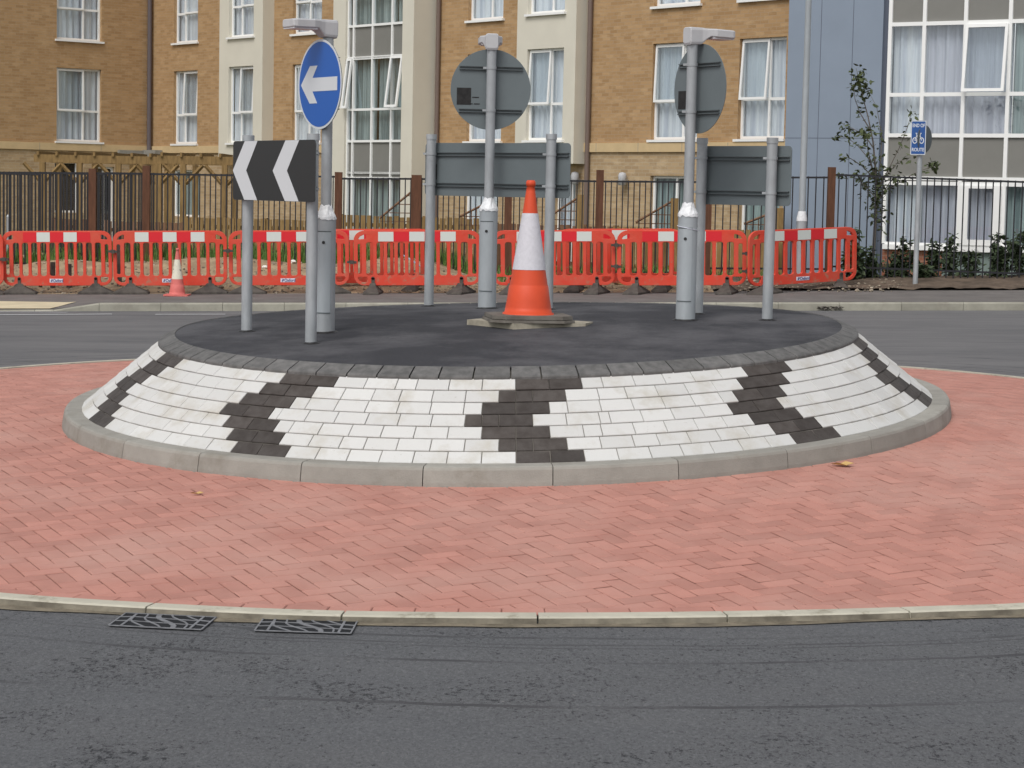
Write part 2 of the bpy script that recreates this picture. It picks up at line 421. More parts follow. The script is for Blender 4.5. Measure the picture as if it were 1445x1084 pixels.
# far kerb
def kerb_run(x0, x1, h0, h1, nm='kerb'):
    b = MB(); L = .914; x = x0
    while x < x1 - .01:
        xe = min(x + L, x1) - .006; v = R.random()
        def zz(X, y, t): return (road_z(X, KERB_Y) - .1) if t == 0 else (road_z(X, KERB_Y) + (h0 + (h1 - h0) * (X - x0) / (x1 - x0)) - (.02 if t == 1 else 0))
        P = [(KERB_Y, 0), (KERB_Y + .01, 1), (KERB_Y + .03, 2), (KERB_Y + .125, 2), (KERB_Y + .125, 0)]
        A = [Vector((x, y, zz(x, y, t))) for y, t in P]; B = [Vector((xe, y, zz(xe, y, t))) for y, t in P]
        n = len(P)
        b.idx(A + B, [(i, i+1, n+i+1, n+i)[::-1] for i in range(n-1)] + [tuple(range(n)), tuple(range(2*n-1, n-1, -1))], 0, v)
        x += L
    return tag(b.build(nm, MT['kerb_far']), kind='structure')
xd0 = at(75, 436, KERB_Y).x; xd1 = at(140, 436, KERB_Y).x
kerb_run(-40, xd0, .02, .02); kerb_run(xd0, xd1, .02, .12); kerb_run(xd1, 40, .12, .12)
b = MB()   # pale dropped crossing slab
def dz(X, Y): return path_z(X, Y) + .006 - (0 if True else 0)
P = []
for x, y in ((-200, 433.2), (75, 434), (108, 427), (-200, 423)):
    p = on(x, y, path_z, 30, 36); P.append((p.x, p.y))
P = [(P[0][0], 32.64), (P[1][0], 32.64), P[2], P[3]]
for i in range(24):
    t0, t1 = i/24, (i+1)/24
    for j in range(6):
        v0, v1 = j/6, (j+1)/6
        def bl(t, v): return ((P[0][0]*(1-t)+P[1][0]*t)*(1-v) + (P[3][0]*(1-t)+P[2][0]*t)*v, (P[0][1]*(1-t)+P[1][1]*t)*(1-v) + (P[3][1]*(1-t)+P[2][1]*t)*v)
        b.face([(x, y, path_z(x, y) + .012) for x, y in (bl(t0, v0), bl(t1, v0), bl(t1, v1), bl(t0, v1))])
tag(b.build('crossing_paving', MT['tactile']), kind='structure')
# white markings near the far kerb
b = MB()
def strip(x0, y0, x1, y1, w):
    p0 = on(x0, y0, road_z); p1 = on(x1, y1, road_z); d = (p1 - p0); d.z = 0; d.normalize(); n = Vector((-d.y, d.x, 0)) * w
    m = 8
    for i in range(m):
        q0 = p0.lerp(p1, i/m); q1 = p0.lerp(p1, (i+1)/m)
        b.face([Vector((q.x, q.y, road_z(q.x, q.y) + .006)) for q in (q0 - n, q1 - n, q1 + n, q0 + n)])
strip(-60, 445, 158, 443.8, .085); strip(-200, 439.6, 95, 441.3, .05); strip(219, 444.2, 318, 444, .075)
tag(b.build('road_marking', MT['line_paint']), kind='structure')

# ---------------------------------------------------------------- red apron
EDGE = [(-180, 5.76), (-100, 5.76), (-70, 5.90), (-45, 6.08), (-30, 6.10), (-22.7, 6.02), (-16.3, 5.935), (-8.1, 5.85), (0, 5.765), (10, 5.735), (20, 5.80), (25.4, 5.885), (40, 5.97), (70, 5.90), (100, 5.78), (180, 5.76)]
def r_edge(th):      # th: 0 toward camera, + to the right
    return catmull([a for a, r in EDGE], [r for a, r in EDGE], (math.degrees(th) + 180) % 360 - 180)
def polar(X, Y): return sqrt((X-X0)**2 + (Y-D)**2), atan2(X - X0, D - Y)
def ppt(r, th): return X0 + r * sin(th), D - r * cos(th)
def apron_z(X, Y):
    r, th = polar(X, Y); xi, yi = ppt(3.1, th); re = r_edge(th); xo, yo = ppt(re, th)
    t = max(-.05, min(1.03, (r - 3.1) / (re - 3.1)))
    return PI_(xi, yi) * (1 - t) + (road_z(xo, yo) + .026) * t
b = MB(); NT = 180; rs = [i / 12 for i in range(13)]
V = []
for i in range(NT):
    th = 2*pi*i/NT
    for q in rs:
        r = 3.0 + (r_edge(th) - 3.0) * q; X, Y = ppt(r, th); V.append(Vector((X, Y, apron_z(X, Y) - .006)))
b.idx(V, [(i*13+k, i*13+k+1, ((i+1)%NT)*13+k+1, ((i+1)%NT)*13+k) for i in range(NT) for k in range(12)])
tag(b.build('apron_bedding', MT['red_joint']), kind='structure')
b = MB(); A = radians(27); ca, sa = cos(A), sin(A); U = .1
def clip(poly, inside_fn, t_fn):
    out = []
    for i in range(len(poly)):
        p, q = poly[i], poly[(i+1) % len(poly)]; a, c = inside_fn(p), inside_fn(q)
        if a > 0: out.append(p)
        if (a > 0) != (c > 0):
            t = a / (a - c); out.append((p[0] + (q[0]-p[0])*t, p[1] + (q[1]-p[1])*t))
    return out
def in_out(p): r, th = polar(*p); return r_edge(th) - .108 - r
def in_in(p): r, th = polar(*p); return r - 3.06
N2 = 64
for i in range(-N2, N2):
    for j in range(-N2, N2):
        c = (i - j) % 4
        if c == 0: x0, x1, y0, y1 = i, i+2, j, j+1
        elif c == 3: x0, x1, y0, y1 = i, i+1, j, j+2
        else: continue
        g = .0035
        x0, x1, y0, y1 = x0*U+g, x1*U-g, y0*U+g, y1*U-g
        mx, my = (x0+x1)/2, (y0+y1)/2; X = X0 + mx*ca - my*sa; Y = D + mx*sa + my*ca
        r, th = polar(X, Y)
        if r > r_edge(th) + .12 or r < 2.94: continue
        poly = [(X0 + a*ca - q*sa, D + a*sa + q*ca) for a, q in ((x0,y0),(x1,y0),(x1,y1),(x0,y1))]
        if r > r_edge(th) - .25: poly = clip(poly, in_out, None)
        if r < 3.2: poly = clip(poly, in_in, None)
        if len(poly) < 3: continue
        v = R.random(); v = .5 + (v - .5) * (1 if R.random() < .8 else 1.8); v = max(0, min(1, v))
        jz = R.uniform(-.0012, .0012); tx, ty = R.uniform(-.008, .008), R.uniform(-.008, .008)
        top = [Vector((x, y, apron_z(x, y) + jz + tx*(x-X) + ty*(y-Y))) for x, y in poly]
        cc = sum(top, Vector()) / len(top)
        ins = [p.lerp(cc, .045) + Vector((0, 0, 0)) for p in top]; low = [p - Vector((0,0,.004)) for p in top]
        b.face(ins, 0, c=v)
        for k in range(len(top)):
            k2 = (k+1) % len(top); b.face([low[k], low[k2], ins[k2], ins[k]], 0, c=v*.8)
th = -pi
while th < pi - .01:      # stretcher course against the kerb
    dt = .2 / r_edge(th); t1 = min(th + dt, pi); g = .0018 / 5.8; v = R.random()
    top = []
    for tt, dr in ((th + g, .104), (th + g, .006), ((th+t1)/2, .006), (t1 - g, .006), (t1 - g, .104), ((th+t1)/2, .104)):
        X, Y = ppt(r_edge(tt) - dr, tt); top.append(Vector((X, Y, apron_z(X, Y) + .001)))
    top = top[::-1] if (top[1]-top[0]).cross(top[2]-top[1]).z < 0 else top
    low = [p - Vector((0,0,.004)) for p in top]; cc = sum(top, Vector())/6; ins = [p.lerp(cc, .05) for p in top]
    b.face(ins, 0, c=v)
    for k in range(6): b.face([low[k], low[(k+1)%6], ins[(k+1)%6], ins[k]], 0, c=v*.8)
    th = t1
tag(b.build('apron_paving', MT['red_block']), kind='structure')
# outer flush kerb of the apron
b = MB(); NS = 42
for k in range(NS):
    t0 = 2*pi*k/NS + .03; t1 = t0 + 2*pi/NS - .0016; v = R.random(); m = 5
    prof = [(0, -.05), (0, .036), (.086, .034), (.097, .027), (.104, -.05)]
    V = []
    for i in range(m+1):
        th = t0 + (t1-t0)*i/m
        for dr, z in prof:
            X, Y = ppt(r_edge(th) + dr, th); V.append(Vector((X, Y, road_z(*ppt(r_edge(th), th)) + z)))
    n = len(prof)
    b.idx(V, [(i*n+q, (i+1)*n+q, (i+1)*n+q+1, i*n+q+1) for i in range(m) for q in range(n-1)] + [tuple(range(n)), tuple(range((m+1)*n-1, m*n-1, -1))], 0, v)
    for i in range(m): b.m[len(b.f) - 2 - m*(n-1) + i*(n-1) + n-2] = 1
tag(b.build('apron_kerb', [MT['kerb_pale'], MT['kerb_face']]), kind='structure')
b = MB()  # grime line at the foot of that kerb
V = []; m = 240
for i in range(m):
    th = 2*pi*i/m
    for dr in (.09, .104 + .03 + .06 * vn(i*.35, 3)):
        X, Y = ppt(r_edge(th) + dr, th); V.append(Vector((X, Y, road_z(X, Y) + .005)))
b.idx(V, [(i*2, ((i+1)%m)*2, ((i+1)%m)*2+1, i*2+1) for i in range(m)])
tag(b.build('road_grime', MT['kerb_dirt']), kind='structure')

# ---------------------------------------------------------------- island
isl = thing('roundabout_island', 'raised round traffic island with black chevrons in its sloping white block skirt', 'traffic island', (X0, D, PI_(X0, D)))
def ip(r, th, z): X, Y = ppt(r, th); return Vector((X, Y, PI_(X, Y) + z))
b = MB(); NS = 26
for k in range(NS):
    t0 = .0907 + 2*pi*k/NS; t1 = t0 + 2*pi/NS - .0018; v = R.random(); m = 8
    prof = [(R1, -.06), (R1 - .004, .02), (R1-.016, .092), (R1-.024, .106), (R1-.038, .112), (R2-.02, .112), (R2-.03, 0)]
    V = [ip(r, t0 + (t1-t0)*i/m, z) for i in range(m+1) for r, z in prof]; n = len(prof)
    b.idx(V, [(i*n+q, (i+1)*n+q, (i+1)*n+q+1, i*n+q+1) for i in range(m) for q in range(n-1)] + [tuple(range(n)), tuple(range((m+1)*n-1, m*n-1, -1))], 0, v)
b.build('kerb', MT['kerb_conc'], isl)
b = MB(); m = 180; prof = [(R2+.01, .10), (R3, RZ3-.004), (R4-.02, RZ4-.008)]
V = [ip(r, 2*pi*i/m, z) for i in range(m) for r, z in prof]
b.idx(V, [(i*3+q, ((i+1)%m)*3+q, ((i+1)%m)*3+q+1, i*3+q+1) for i in range(m) for q in range(2)])
b.build('mortar_bed', MT['mortar'], isl)
b = MB(); T0 = .0221; PER = 9 * .2025 / R2; OFF = [0, -.5, -1, -1.5, -1, -.5, 0]
sl_ = Vector((R2 - R3, RZ3 - RZ2)); sln = sl_.length; nr, nz = sl_.y / sln, sl_.x / sln
def sblock(t0, t1, j, m):
    f0, f1 = j / 7 + .0022, (j + 1) / 7 - .0022
    g = .0024; v = R.random(); jn = R.uniform(-.0015, .0015)
    def q(t, f, h): r = R2 + (R3 - R2) * f + nr * h; z = RZ2 + (RZ3 - RZ2) * f + nz * h; return ip(r, t, z)
    a, c = t0 + g / R2, t1 - g / R2; hl, hu = .010 + jn, .006 + jn
    e = .0022
    P = [q(a, f0, -.02), q(c, f0, -.02), q(c, f1, -.02), q(a, f1, -.02)]
    Q = [q(a, f0, hl - .003), q(c, f0, hl - .003), q(c, f1, hu - .003), q(a, f1, hu - .003)]
    ea = e / R2; ef = .003 / .68
    T = [q(a + ea, f0 + ef, hl), q(c - ea, f0 + ef, hl), q(c - ea, f1 - ef, hu), q(a + ea, f1 - ef, hu)]
    mi = sblock.m
    b.idx(P + Q + T, [(0,1,5,4),(1,2,6,5),(2,3,7,6),(3,0,4,7),(4,5,9,8),(5,6,10,9),(6,7,11,10),(7,4,8,11),(8,9,10,11)], mi, v)
for j in range(7):
    Rm = R2 + (R3 - R2) * (j + .0) / 7; wth = .2025 / Rm
    ks = list(range(-5, 5))
    for k in ks:
        s = T0 + k * PER + OFF[j] * wth
        sblock.m = 1
        if OFF[j] % 1 and k == 0:
            sblock(s, s + wth*.5, j, 0); sblock(s + wth*.5, s + wth, j, 0); sblock(s + wth, s + 2*wth, j, 0)
        else:
            sblock(s, s + wth, j, 0); sblock(s + wth, s + 2*wth, j, 0)
        e = T0 + (k + 1) * PER + OFF[j] * wth if k < ks[-1] else T0 + ks[0] * PER + OFF[j] * wth + 2*pi
        a = s + 2*wth; n = (e - a) / wth; nf = int(n + 1e-6); rem = n - nf; sblock.m = 0
        lst = [wth] * nf
        if rem > .75: lst.insert(R.choice([0, 1, 2]), rem * wth)
        elif rem > .08:
            if rem < .3 and nf > 0: lst.pop(); lst = [wth * (1 + rem) / 2] + lst + [wth * (1 + rem) / 2]
            else: lst.insert(R.choice([0, 0, 1, 2]), rem * wth)
        elif nf: lst = [(e - a) / nf] * nf
        for L_ in lst: sblock(a, a + L_, j, 0); a += L_
b.build('block_skirt', [MT['white_block'], MT['black_block']], isl)
b = MB(); n = 75; R5 = R3 + .012
a = 0
for k in range(n):
    t0 = 2*pi*k/n + (.012 * hsh(k, 1)); t1 = 2*pi*(k+1)/n + (.012 * hsh(k+1 if k+1 < n else 0, 1)); v = R.random(); g = .002
    A_ = [(R5, RZ3 - .03), (R5, RZ3 + .012), (R5 - .006, RZ3 + .020), (R4 + .004, RZ4 + .012), (R4, RZ4 + .004), (R4, RZ4 - .04)]
    V = []
    for i in range(3):
        th = t0 + g + (t1 - t0 - 2*g) * i / 2; V += [ip(r, th, z) for r, z in A_]
    q = len(A_)
    b.idx(V, [(i*q+s, (i+1)*q+s, (i+1)*q+s+1, i*q+s+1) for i in range(2) for s in range(q-1)] + [tuple(range(q)), tuple(range(3*q-1, 2*q-1, -1))], 0, v)
b.build('capping_course', MT['grey_block'], isl)
def top_z(X, Y):
    r, th = polar(X, Y); q = min(1, r / R4)
    return PI_(X, Y) + RZ4 + .006 + .03 * (1 - q*q) + .010 * (vn(X*1.1, Y*1.1) - .5) * (1 - q)
b = MB(); m = 120; RR = [R4 * q for q in (.0, .12, .25, .38, .5, .62, .73, .83, .91, .96, 1.0)]
V = []
for i in range(m):
    for r in RR:
        X, Y = ppt(r + (.006*vn(i*.7, 1) if r == RR[-1] else 0), 2*pi*i/m); V.append(Vector((X, Y, top_z(X, Y))))
n = len(RR)
b.idx(V, [(i*n+q, ((i+1)%m)*n+q, ((i+1)%m)*n+q+1, i*n+q+1) for i in range(m) for q in range(n-1)], 0, None, True)
b.build('asphalt_top', MT['island_asphalt'], isl)

# ---------------------------------------------------------------- gullies
def gully(TL, TR, BR, BL, label):
    P = [on(x, y, road_z) for x, y in (BL, BR, TR, TL)]
    c = sum(P, Vector()) / 4; u = ((P[1]-P[0]) + (P[2]-P[3])) / 2; L_ = u.length; u.normalize(); v = Vector((-u.y, u.x, 0)); Wd = abs(((P[3]-P[0]) + (P[2]-P[1])).dot(v)) / 2
    t = thing('gully_grate', label, 'drain grate', (c.x, c.y, road_z(c.x, c.y)), 'drain gullies beside the apron kerb')
    def q(a, d, h): X = c + u*(a-.5)*L_ + v*(d-.5)*Wd; return Vector((X.x, X.y, road_z(X.x, X.y) + h))
    b1 = MB(); b1.face([q(-.008,-.01,.0085), q(1.008,-.01,.0085), q(1.008,1.01,.0085), q(-.008,1.01,.0085)]); b1.build('pit', MT['dark_in'], t)
    b2 = MB()
    def bar(p0, p1, wd):
        wd *= .95
        A_ = q(*p0, 0); B_ = q(*p1, 0); d = (B_ - A_).normalized(); n = Vector((-d.y, d.x, 0)) * wd / 2
        lo, hi = .007, .0115
        pts = [A_ - n, B_ - n, B_ + n, A_ + n]
        b2.hexa([p + Vector((0,0,lo)) for p in pts] + [p + Vector((0,0,hi)) for p in pts])
    for e in (((0,0),(1,0)),((1,0),(1,1)),((1,1),(0,1)),((0,1),(0,0))): bar(*e, .007)
    bar((.13,0),(.13,1),.011); bar((.87,0),(.87,1),.011)
    for s in (.36, .68): bar((0,s),(.13,s+.05),.011); bar((.87,s),(1,s-.05),.011)
    for k in range(6):
        a = .13 + .17*k - .26
        pts = []
        for i in range(7):
            f = i/6; x = a + .30*f + .05*sin(f*pi*2 + k); y = 1 - f
            if .13 <= x <= .87: pts.append((x, y))
        for p0, p1 in zip(pts, pts[1:]): bar(p0, p1, .009 if k != 3 else .024)
    for y in (.35, .68):
        bar((.13, y + .06), (.87, y - .04), .007)
    b2.build('grate', MT['grate_iron'], t)
gully((186,868.5),(312,875),(277,892),(145,886), 'square slatted iron gully grate further left along the pale kerb')
gully((382,877),(511,881),(488,897.5),(349,893), 'square slatted iron gully grate second from the left by the pale kerb')

# ---------------------------------------------------------------- cones and plates
def cone(loc, H, mo, mw, label, plates=True, rz=.1):
    t = thing('traffic_cone', label, 'traffic cone', loc, None, 0)
    s = H
    o = Vector(loc)
    if plates:
        b1 = MB()
        def octo(w, z0, z1, ch, mi):
            P = []
            for x, y in ((1,1-ch),(1-ch,1),(-1+ch,1),(-1,1-ch),(-1,-1+ch),(-1+ch,-1),(1-ch,-1),(1,-1+ch)):
                x, y = x*w, y*w; P.append((x*cos(rz)-y*sin(rz), x*sin(rz)+y*cos(rz)))
            A_ = [o + Vector((x, y, z0)) for x, y in P]; B_ = [o + Vector((x*.985, y*.985, z1)) for x, y in P]
            b1.idx(A_ + B_, [(i, (i+1)%8, 8+(i+1)%8, 8+i) for i in range(8)] + [tuple(range(8,16))], mi)
        octo(.300, 0, .018, .30, 0); octo(.280, .018, .023, .30, 0); octo(.285, .023, .047, .30, 0)
        b1.build('base', MT['rubber'], t); zb = .046
    else:
        b1 = MB(); b1.box(o + Vector((0,0,.012)), (.19, .19, .012)); b1.build('base', MT['cone_old'], t); zb = .02
    def rad(z):  # relative height 0..1
        K = [(0, .172), (.335, .117), (.755, .055), (1, .022)]
        for (z0_, r0_), (z1_, r1_) in zip(K, K[1:]):
            if z <= z1_: return (r0_ + (r1_ - r0_) * (z - z0_) / (z1_ - z0_)) * s
        return .022 * s
    Hc = H - zb
    def seg(z0, z1, m, nm, dr=0, top=False):
        b_ = MB(); pr = []
        for i in range(7):
            z = z0 + (z1 - z0) * i / 6; pr.append((rad(z) + dr, zb + z * Hc))
        if nm == 'cone_top':
            pr = pr[:-1] + [(rad(.955), zb+.955*Hc), (rad(.955)+.006, zb+.958*Hc), (rad(.955)+.006, zb+.985*Hc), (rad(.955)-.002, zb+Hc), (.006, zb+Hc)]
        if nm == 'cone_skirt': pr = [(rad(0)+.012, zb), (rad(0)+.010, zb+.012)] + pr[:3] + [(rad(.215)+.004, zb+.21*Hc), (rad(.215), zb+.216*Hc)] + [p for p in pr if p[1] > zb+.22*Hc]
        b_.lathe(pr, 40, 0, o); b_.build(nm, m, t)
    seg(0, .335, mo, 'cone_skirt'); seg(.335, .755, mw, 'reflective_sleeve', .002); seg(.755, .95, mo, 'cone_top')
    return t
cp = on(745, 457.5, top_z, 10, 20)
pc = Vector((cp.x, cp.y, 0))
plate_z = top_z(pc.x, pc.y)
pl = MB(); zc = plate_z + .022
pts = [(-.43, .02), (-.10, -.33), (.40, -.16), (.46, .05), (.12, .33), (-.30, .26)]
A_ = [Vector((pc.x + x, pc.y + y, zc - .055)) for x, y in pts]; B_ = [Vector((pc.x + x, pc.y + y, zc)) for x, y in pts]
n = len(pts); pl.idx(A_ + B_, [(i, (i+1)%n, n+(i+1)%n, n+i) for i in range(n)] + [tuple(range(n, 2*n))])
tag(pl.build('base_slab', MT['rubber_pale']), 'pale worn rubber slab lying under the base of the large cone', 'slab')
cone((pc.x - .0, pc.y, zc + .001), .985, MT['cone_orange'], MT['cone_white'], 'tall clean orange cone with white sleeve standing in the middle of the island', True, .15)
g = at(250, 412, 34.62); g.z = path_z(g.x, g.y)
cone((g.x, g.y, g.z), .75, MT['cone_old'], MT['cone_white_dirty'], 'small faded pink cone with dirty white sleeve in front of the barriers', False)

# ---------------------------------------------------------------- island signs
def frame_pt(C, n):
    n = Vector((n[0], n[1], 0)).normalized(); r = Vector((-n.y, n.x, 0))   # r: to the right for a viewer facing the front
    return lambda a, z, d: C + r * a + Vector((0, 0, z)) + n * d
def add2d(b, fp, vf, d0, m, sc=1, mirror=False):
    v, f = vf
    b.idx([fp((-q.x if mirror else q.x) * sc, q.y * sc, d0 + q.z) for q in v], f, m)
def disc(r, n=64): return [(r*cos(2*pi*i/n), r*sin(2*pi*i/n)) for i in range(n)]
def post(t, base, top, r, nm='pole', m=None, cap=True):
    b = MB(); b.tube([base - Vector((0,0,.1)), base.lerp(top, .5), top], r, 24)
    if cap: b.tube([top - Vector((0,0,.03)), top + Vector((0,0,.012))], r + .004, 24)
    o = b.build(nm, m or MT['galv'], t)
    b = MB(); V = []
    for i in range(20):
        for rr, z in ((r*.98, .012), (r + .012 + .022*hsh(i, int(base.x*50)), .001)):
            a = 2*pi*i/20; x, y = base.x + rr*cos(a), base.y + rr*sin(a); V.append(Vector((x, y, top_z(x, y) + z)))
    b.idx(V, [(i*2, ((i+1)%20)*2, ((i+1)%20)*2+1, i*2+1) for i in range(20)]); b.build('foot_collar', MT['sticker'], o)
    return o
def lamp_head(t, P, n):
    n = Vector((n[0], n[1], 0)).normalized(); r = Vector((-n.y, n.x, 0)); b = MB()
    st = [(-.052, .045, .06, -.045), (-.045, .05, .066, -.06), (.05, .05, .066, -.055), (.085, .06, .062, -.02), (.11, .072, .061, .0), (.15, .090, .061, -.004), (.285, .095, .058, -.006), (.305, .088, .055, -.003), (.312, .075, .05, .004)]
    V = []; K = 12
    for tt, hw, zt, zb in st:
        zc, hh = (zt+zb)/2, (zt-zb)/2
        for k in range(K):
            a = 2*pi*(k+.5)/K; cx, cz = cos(a), sin(a)
            sx = math.copysign(abs(cx)**.3, cx); sz = math.copysign(abs(cz)**.3, cz)
            V.append(P + n*tt + r*hw*sx + Vector((0,0,zc + hh*sz)))
    m = len(st)
    b.idx(V, [(i*K+k, i*K+(k+1)%K, (i+1)*K+(k+1)%K, (i+1)*K+k) for i in range(m-1) for k in range(K)] + [tuple(range(K))[::-1], tuple(range((m-1)*K, m*K))], 0, None, False)
    h = b.build('lamp_head', MT['lamp_grey'], t)
    b = MB(); c = P + n*.215
    b.hexa([c + n*x*.09 + r*y*.075 + Vector((0,0,z)) for z in (-.010, .0) for x, y in ((-1,-1),(1,-1),(1,1),(-1,1))]); b.build('lens', MT['lens'], h)
def lit_post(nm, label, bx, by, split_y, top_px, head_px, n, br=.070, tr=.037, wrap=True):
    base = on(bx, by, top_z, 10, 20); Y = base.y
    t = thing(nm, label, 'road sign', base)
    zs = at(bx, split_y, Y).z; zt = at(top_px[0], top_px[1], Y).z
    b = MB(); b.tube([base - Vector((0,0,.1)), Vector((base.x, base.y, zs))], br, 28); lo = b.build('base_column', MT['galv_new'] if bx > 500 else MT['galv'], t)
    f = Vector((-base.x, -base.y, 0)).normalized()
    # access door and lock on the side facing the road
    b = MB(); a0 = atan2(f.y, f.x) - .25; z0, z1 = base.z + .14, zs - .10
    V = []
    for i in range(9):
        a = a0 - .75 + 1.5*i/8
        for z in (z0, z1):
            V.append(Vector((base.x + (br+.003)*cos(a), base.y + (br+.003)*sin(a), z)))
    b.idx(V, [(i*2, (i+1)*2, (i+1)*2+1, i*2+1) for i in range(8)], 0, None, True)
    dr = b.build('access_door', MT['galv_new'], t)
    for zz in (z0 - .006, z1 + .002):
        b = MB(); V = []
        for i in range(9):
            a = a0 - .78 + 1.56*i/8
            for dzz in (0, .006): V.append(Vector((base.x + (br+.004)*cos(a), base.y + (br+.004)*sin(a), zz + dzz)))
        b.idx(V, [(i*2, (i+1)*2, (i+1)*2+1, i*2+1) for i in range(8)])
        b.build('door_edge', MT['sign_rail'], dr)
    b = MB(); a = a0 + .05; lk = Vector((base.x + (br+.004)*cos(a), base.y + (br+.004)*sin(a), z1 - .07)); dv = Vector((cos(a), sin(a), 0))
    b.tube([lk, lk + dv*.004], .011, 12); b.build('lock', MT['sign_black'], dr)
    if wrap:
        b = MB(); n0 = 20; V = []
        for k, (rr, z) in enumerate(((br+.004, zs-.012), (br+.003, zs+.004), (tr+.012, zs+.055), (tr+.003, zs+.085))):
            for i in range(n0):
                q = 1 + .05*(hsh(i, k)-.5); V.append(Vector((base.x + rr*q*cos(2*pi*i/n0), base.y + rr*q*sin(2*pi*i/n0), z + .02*(hsh(i, k+9)-.5))))
        b.idx(V, [(k*n0+i, k*n0+(i+1)%n0, (k+1)*n0+(i+1)%n0, (k+1)*n0+i) for k in range(3) for i in range(n0)]); b.build('tape_wrap', MT['tape'], t)
    top = Vector((base.x, base.y, zt)); b = MB(); b.tube([Vector((base.x, base.y, zs)), top], tr, 22); b.build('pole', MT['galv'], t)
    lamp_head(t, top, n)
    b = MB()  # ragged asphalt collar at the foot
    V = []
    for i in range(20):
        for rr, z in ((br*.98, .012), (br + .012 + .02*hsh(i, int(bx)), .001)):
            a = 2*pi*i/20; x, y = base.x + rr*cos(a), base.y + rr*sin(a); V.append(Vector((x, y, top_z(x, y) + z)))
    b.idx(V, [(i*2, ((i+1)%20)*2, ((i+1)%20)*2+1, i*2+1) for i in range(20)]); b.build('foot_collar', MT['sticker'], t)
    return t, base, tr
def round_plate(t, C, n, rad, front, tr, back=True, stickside=-1):
    fp = frame_pt(C, n); b = MB()
    add2d(b, fp, curve_mesh([disc(rad)], .0015, .001), .0015, 0)
    plate = b.build('sign_plate', MT['sign_back'], t)
    if front:
        b = MB()
        add2d(b, fp, curve_mesh([disc(rad)], .0006), .0045, 0); add2d(b, fp, curve_mesh([disc(rad - .016)], .0006), .006, 1)
        s = rad / .31
        arrow = [(-.268,0),(-.138,.130),(-.030,.130),(-.100,.047),(.252,.047),(.252,-.047),(-.100,-.047),(-.030,-.130),(-.138,-.130)]
        add2d(b, fp, curve_mesh([[(x*s, y*s) for x, y in arrow]], .0006), .0075, 0)
        b.build('sign_face', [MT['sign_white'], MT['sign_blue']], plate)
    for z in (.53*rad, -.53*rad):
        b = MB()
        L_ = sqrt(rad*rad - z*z) * .93
        for dzz in (-.011, .011): b.hexa([fp(a, z + dzz + c, d) for c in (-.003, .003) for a, d in ((-L_, -.018), (L_, -.018), (L_, -.001), (-L_, -.001))])
        b.hexa([fp(a, z + c, d) for c in (-.010, .010) for a, d in ((-L_, -.004), (L_, -.004), (L_, -.001), (-L_, -.001))])
        b.build('rail', MT['sign_rail'], plate)
    return plate, fp
def clamps(t, base, tr, zs, nm='clamp'):
    for z in zs:
        b = MB(); b.tube([Vector((base.x, base.y, z-.010)), Vector((base.x, base.y, z+.010))], tr + .0035, 22)
        b.box((base.x - tr - .012, base.y, z), (.014, .008, .008)); b.build(nm, MT['galv'], t)
# blue arrow sign, front left
nL = Vector((-.83, -.558, 0))
t, base, tr = lit_post('arrow_sign', 'blue round sign with white left arrow on a lamp topped post', 458, 469, 307, (463, 42), None, nL)
Cc = at(453, 119, base.y - .05); Cc = Vector((base.x, base.y, Cc.z)) + nL * (tr + .02)
round_plate(t, Cc, nL, .305, True, tr); clamps(t, base, tr, (Cc.z + .162, Cc.z - .162))
# rear centre, seen from behind
nB = Vector((-.06, 1, 0)).normalized()
t, base, tr = lit_post('round_sign', 'round sign seen square on from behind, grey back, lamp topped post behind the cone', 687, 435.5, 295, (692, 60), None, nB)
Cc = Vector((base.x, base.y, at(689, 126, base.y).z)) + nB * (tr + .02)
pl_, fp = round_plate(t, Cc, nB, .308, False, tr); clamps(t, base, tr, (Cc.z + .162, Cc.z - .162))
def sticker(plate, fp, a, z, w, h, txt=True):
    b = MB(); b.hexa([fp(a + x*w, z + y*h, d) for d in (-.0028, -.001) for x, y in ((-1,-1),(-1,1),(1,1),(1,-1))]); b.build('sticker', MT['sticker'], plate)
sticker(pl_, fp, .205, -.055, .055, .065)
b = MB()
for k, (a, z, L_) in enumerate(((.115, -.062, .028), (.112, -.112, .034))):
    for i in range(5): 
        if hsh(i, k) > .2: b.hexa([fp(a + L_*(1 - i*.4) + x*.009, z + y*.004, d) for d in (-.0028, -.001) for x, y in ((-1,-1),(-1,1),(1,1),(1,-1))])
b.build('sticker_print', MT['sticker'], pl_)
# rear right, edge-on back
nR = Vector((.86, .51, 0)).normalized()
t, base, tr = lit_post('oval_looking_sign', 'round sign turned half edge on, back showing, on the right hand lamp topped post', 967, 452, 303, (977, 52), None, nR)
t.name = 'round_sign'
Cc = Vector((base.x, base.y, at(988, 125, base.y).z)) + nR * (tr + .035)
pl_, fp = round_plate(t, Cc, nR, .315, False, tr); clamps(t, base, tr, (Cc.z + .165, Cc.z - .165))
sticker(pl_, fp, .21, -.075, .05, .065)
b = MB(); zz = at(960, 322, base.y).z
b.tube([Vector((base.x + .0745*cos(a), base.y + .0745*sin(a), zz - .012*(a+pi/2))) for a in [-pi + i*pi/10 for i in range(11)]], .0025, 6); b.build('cable_tie', MT['label_white'], t)

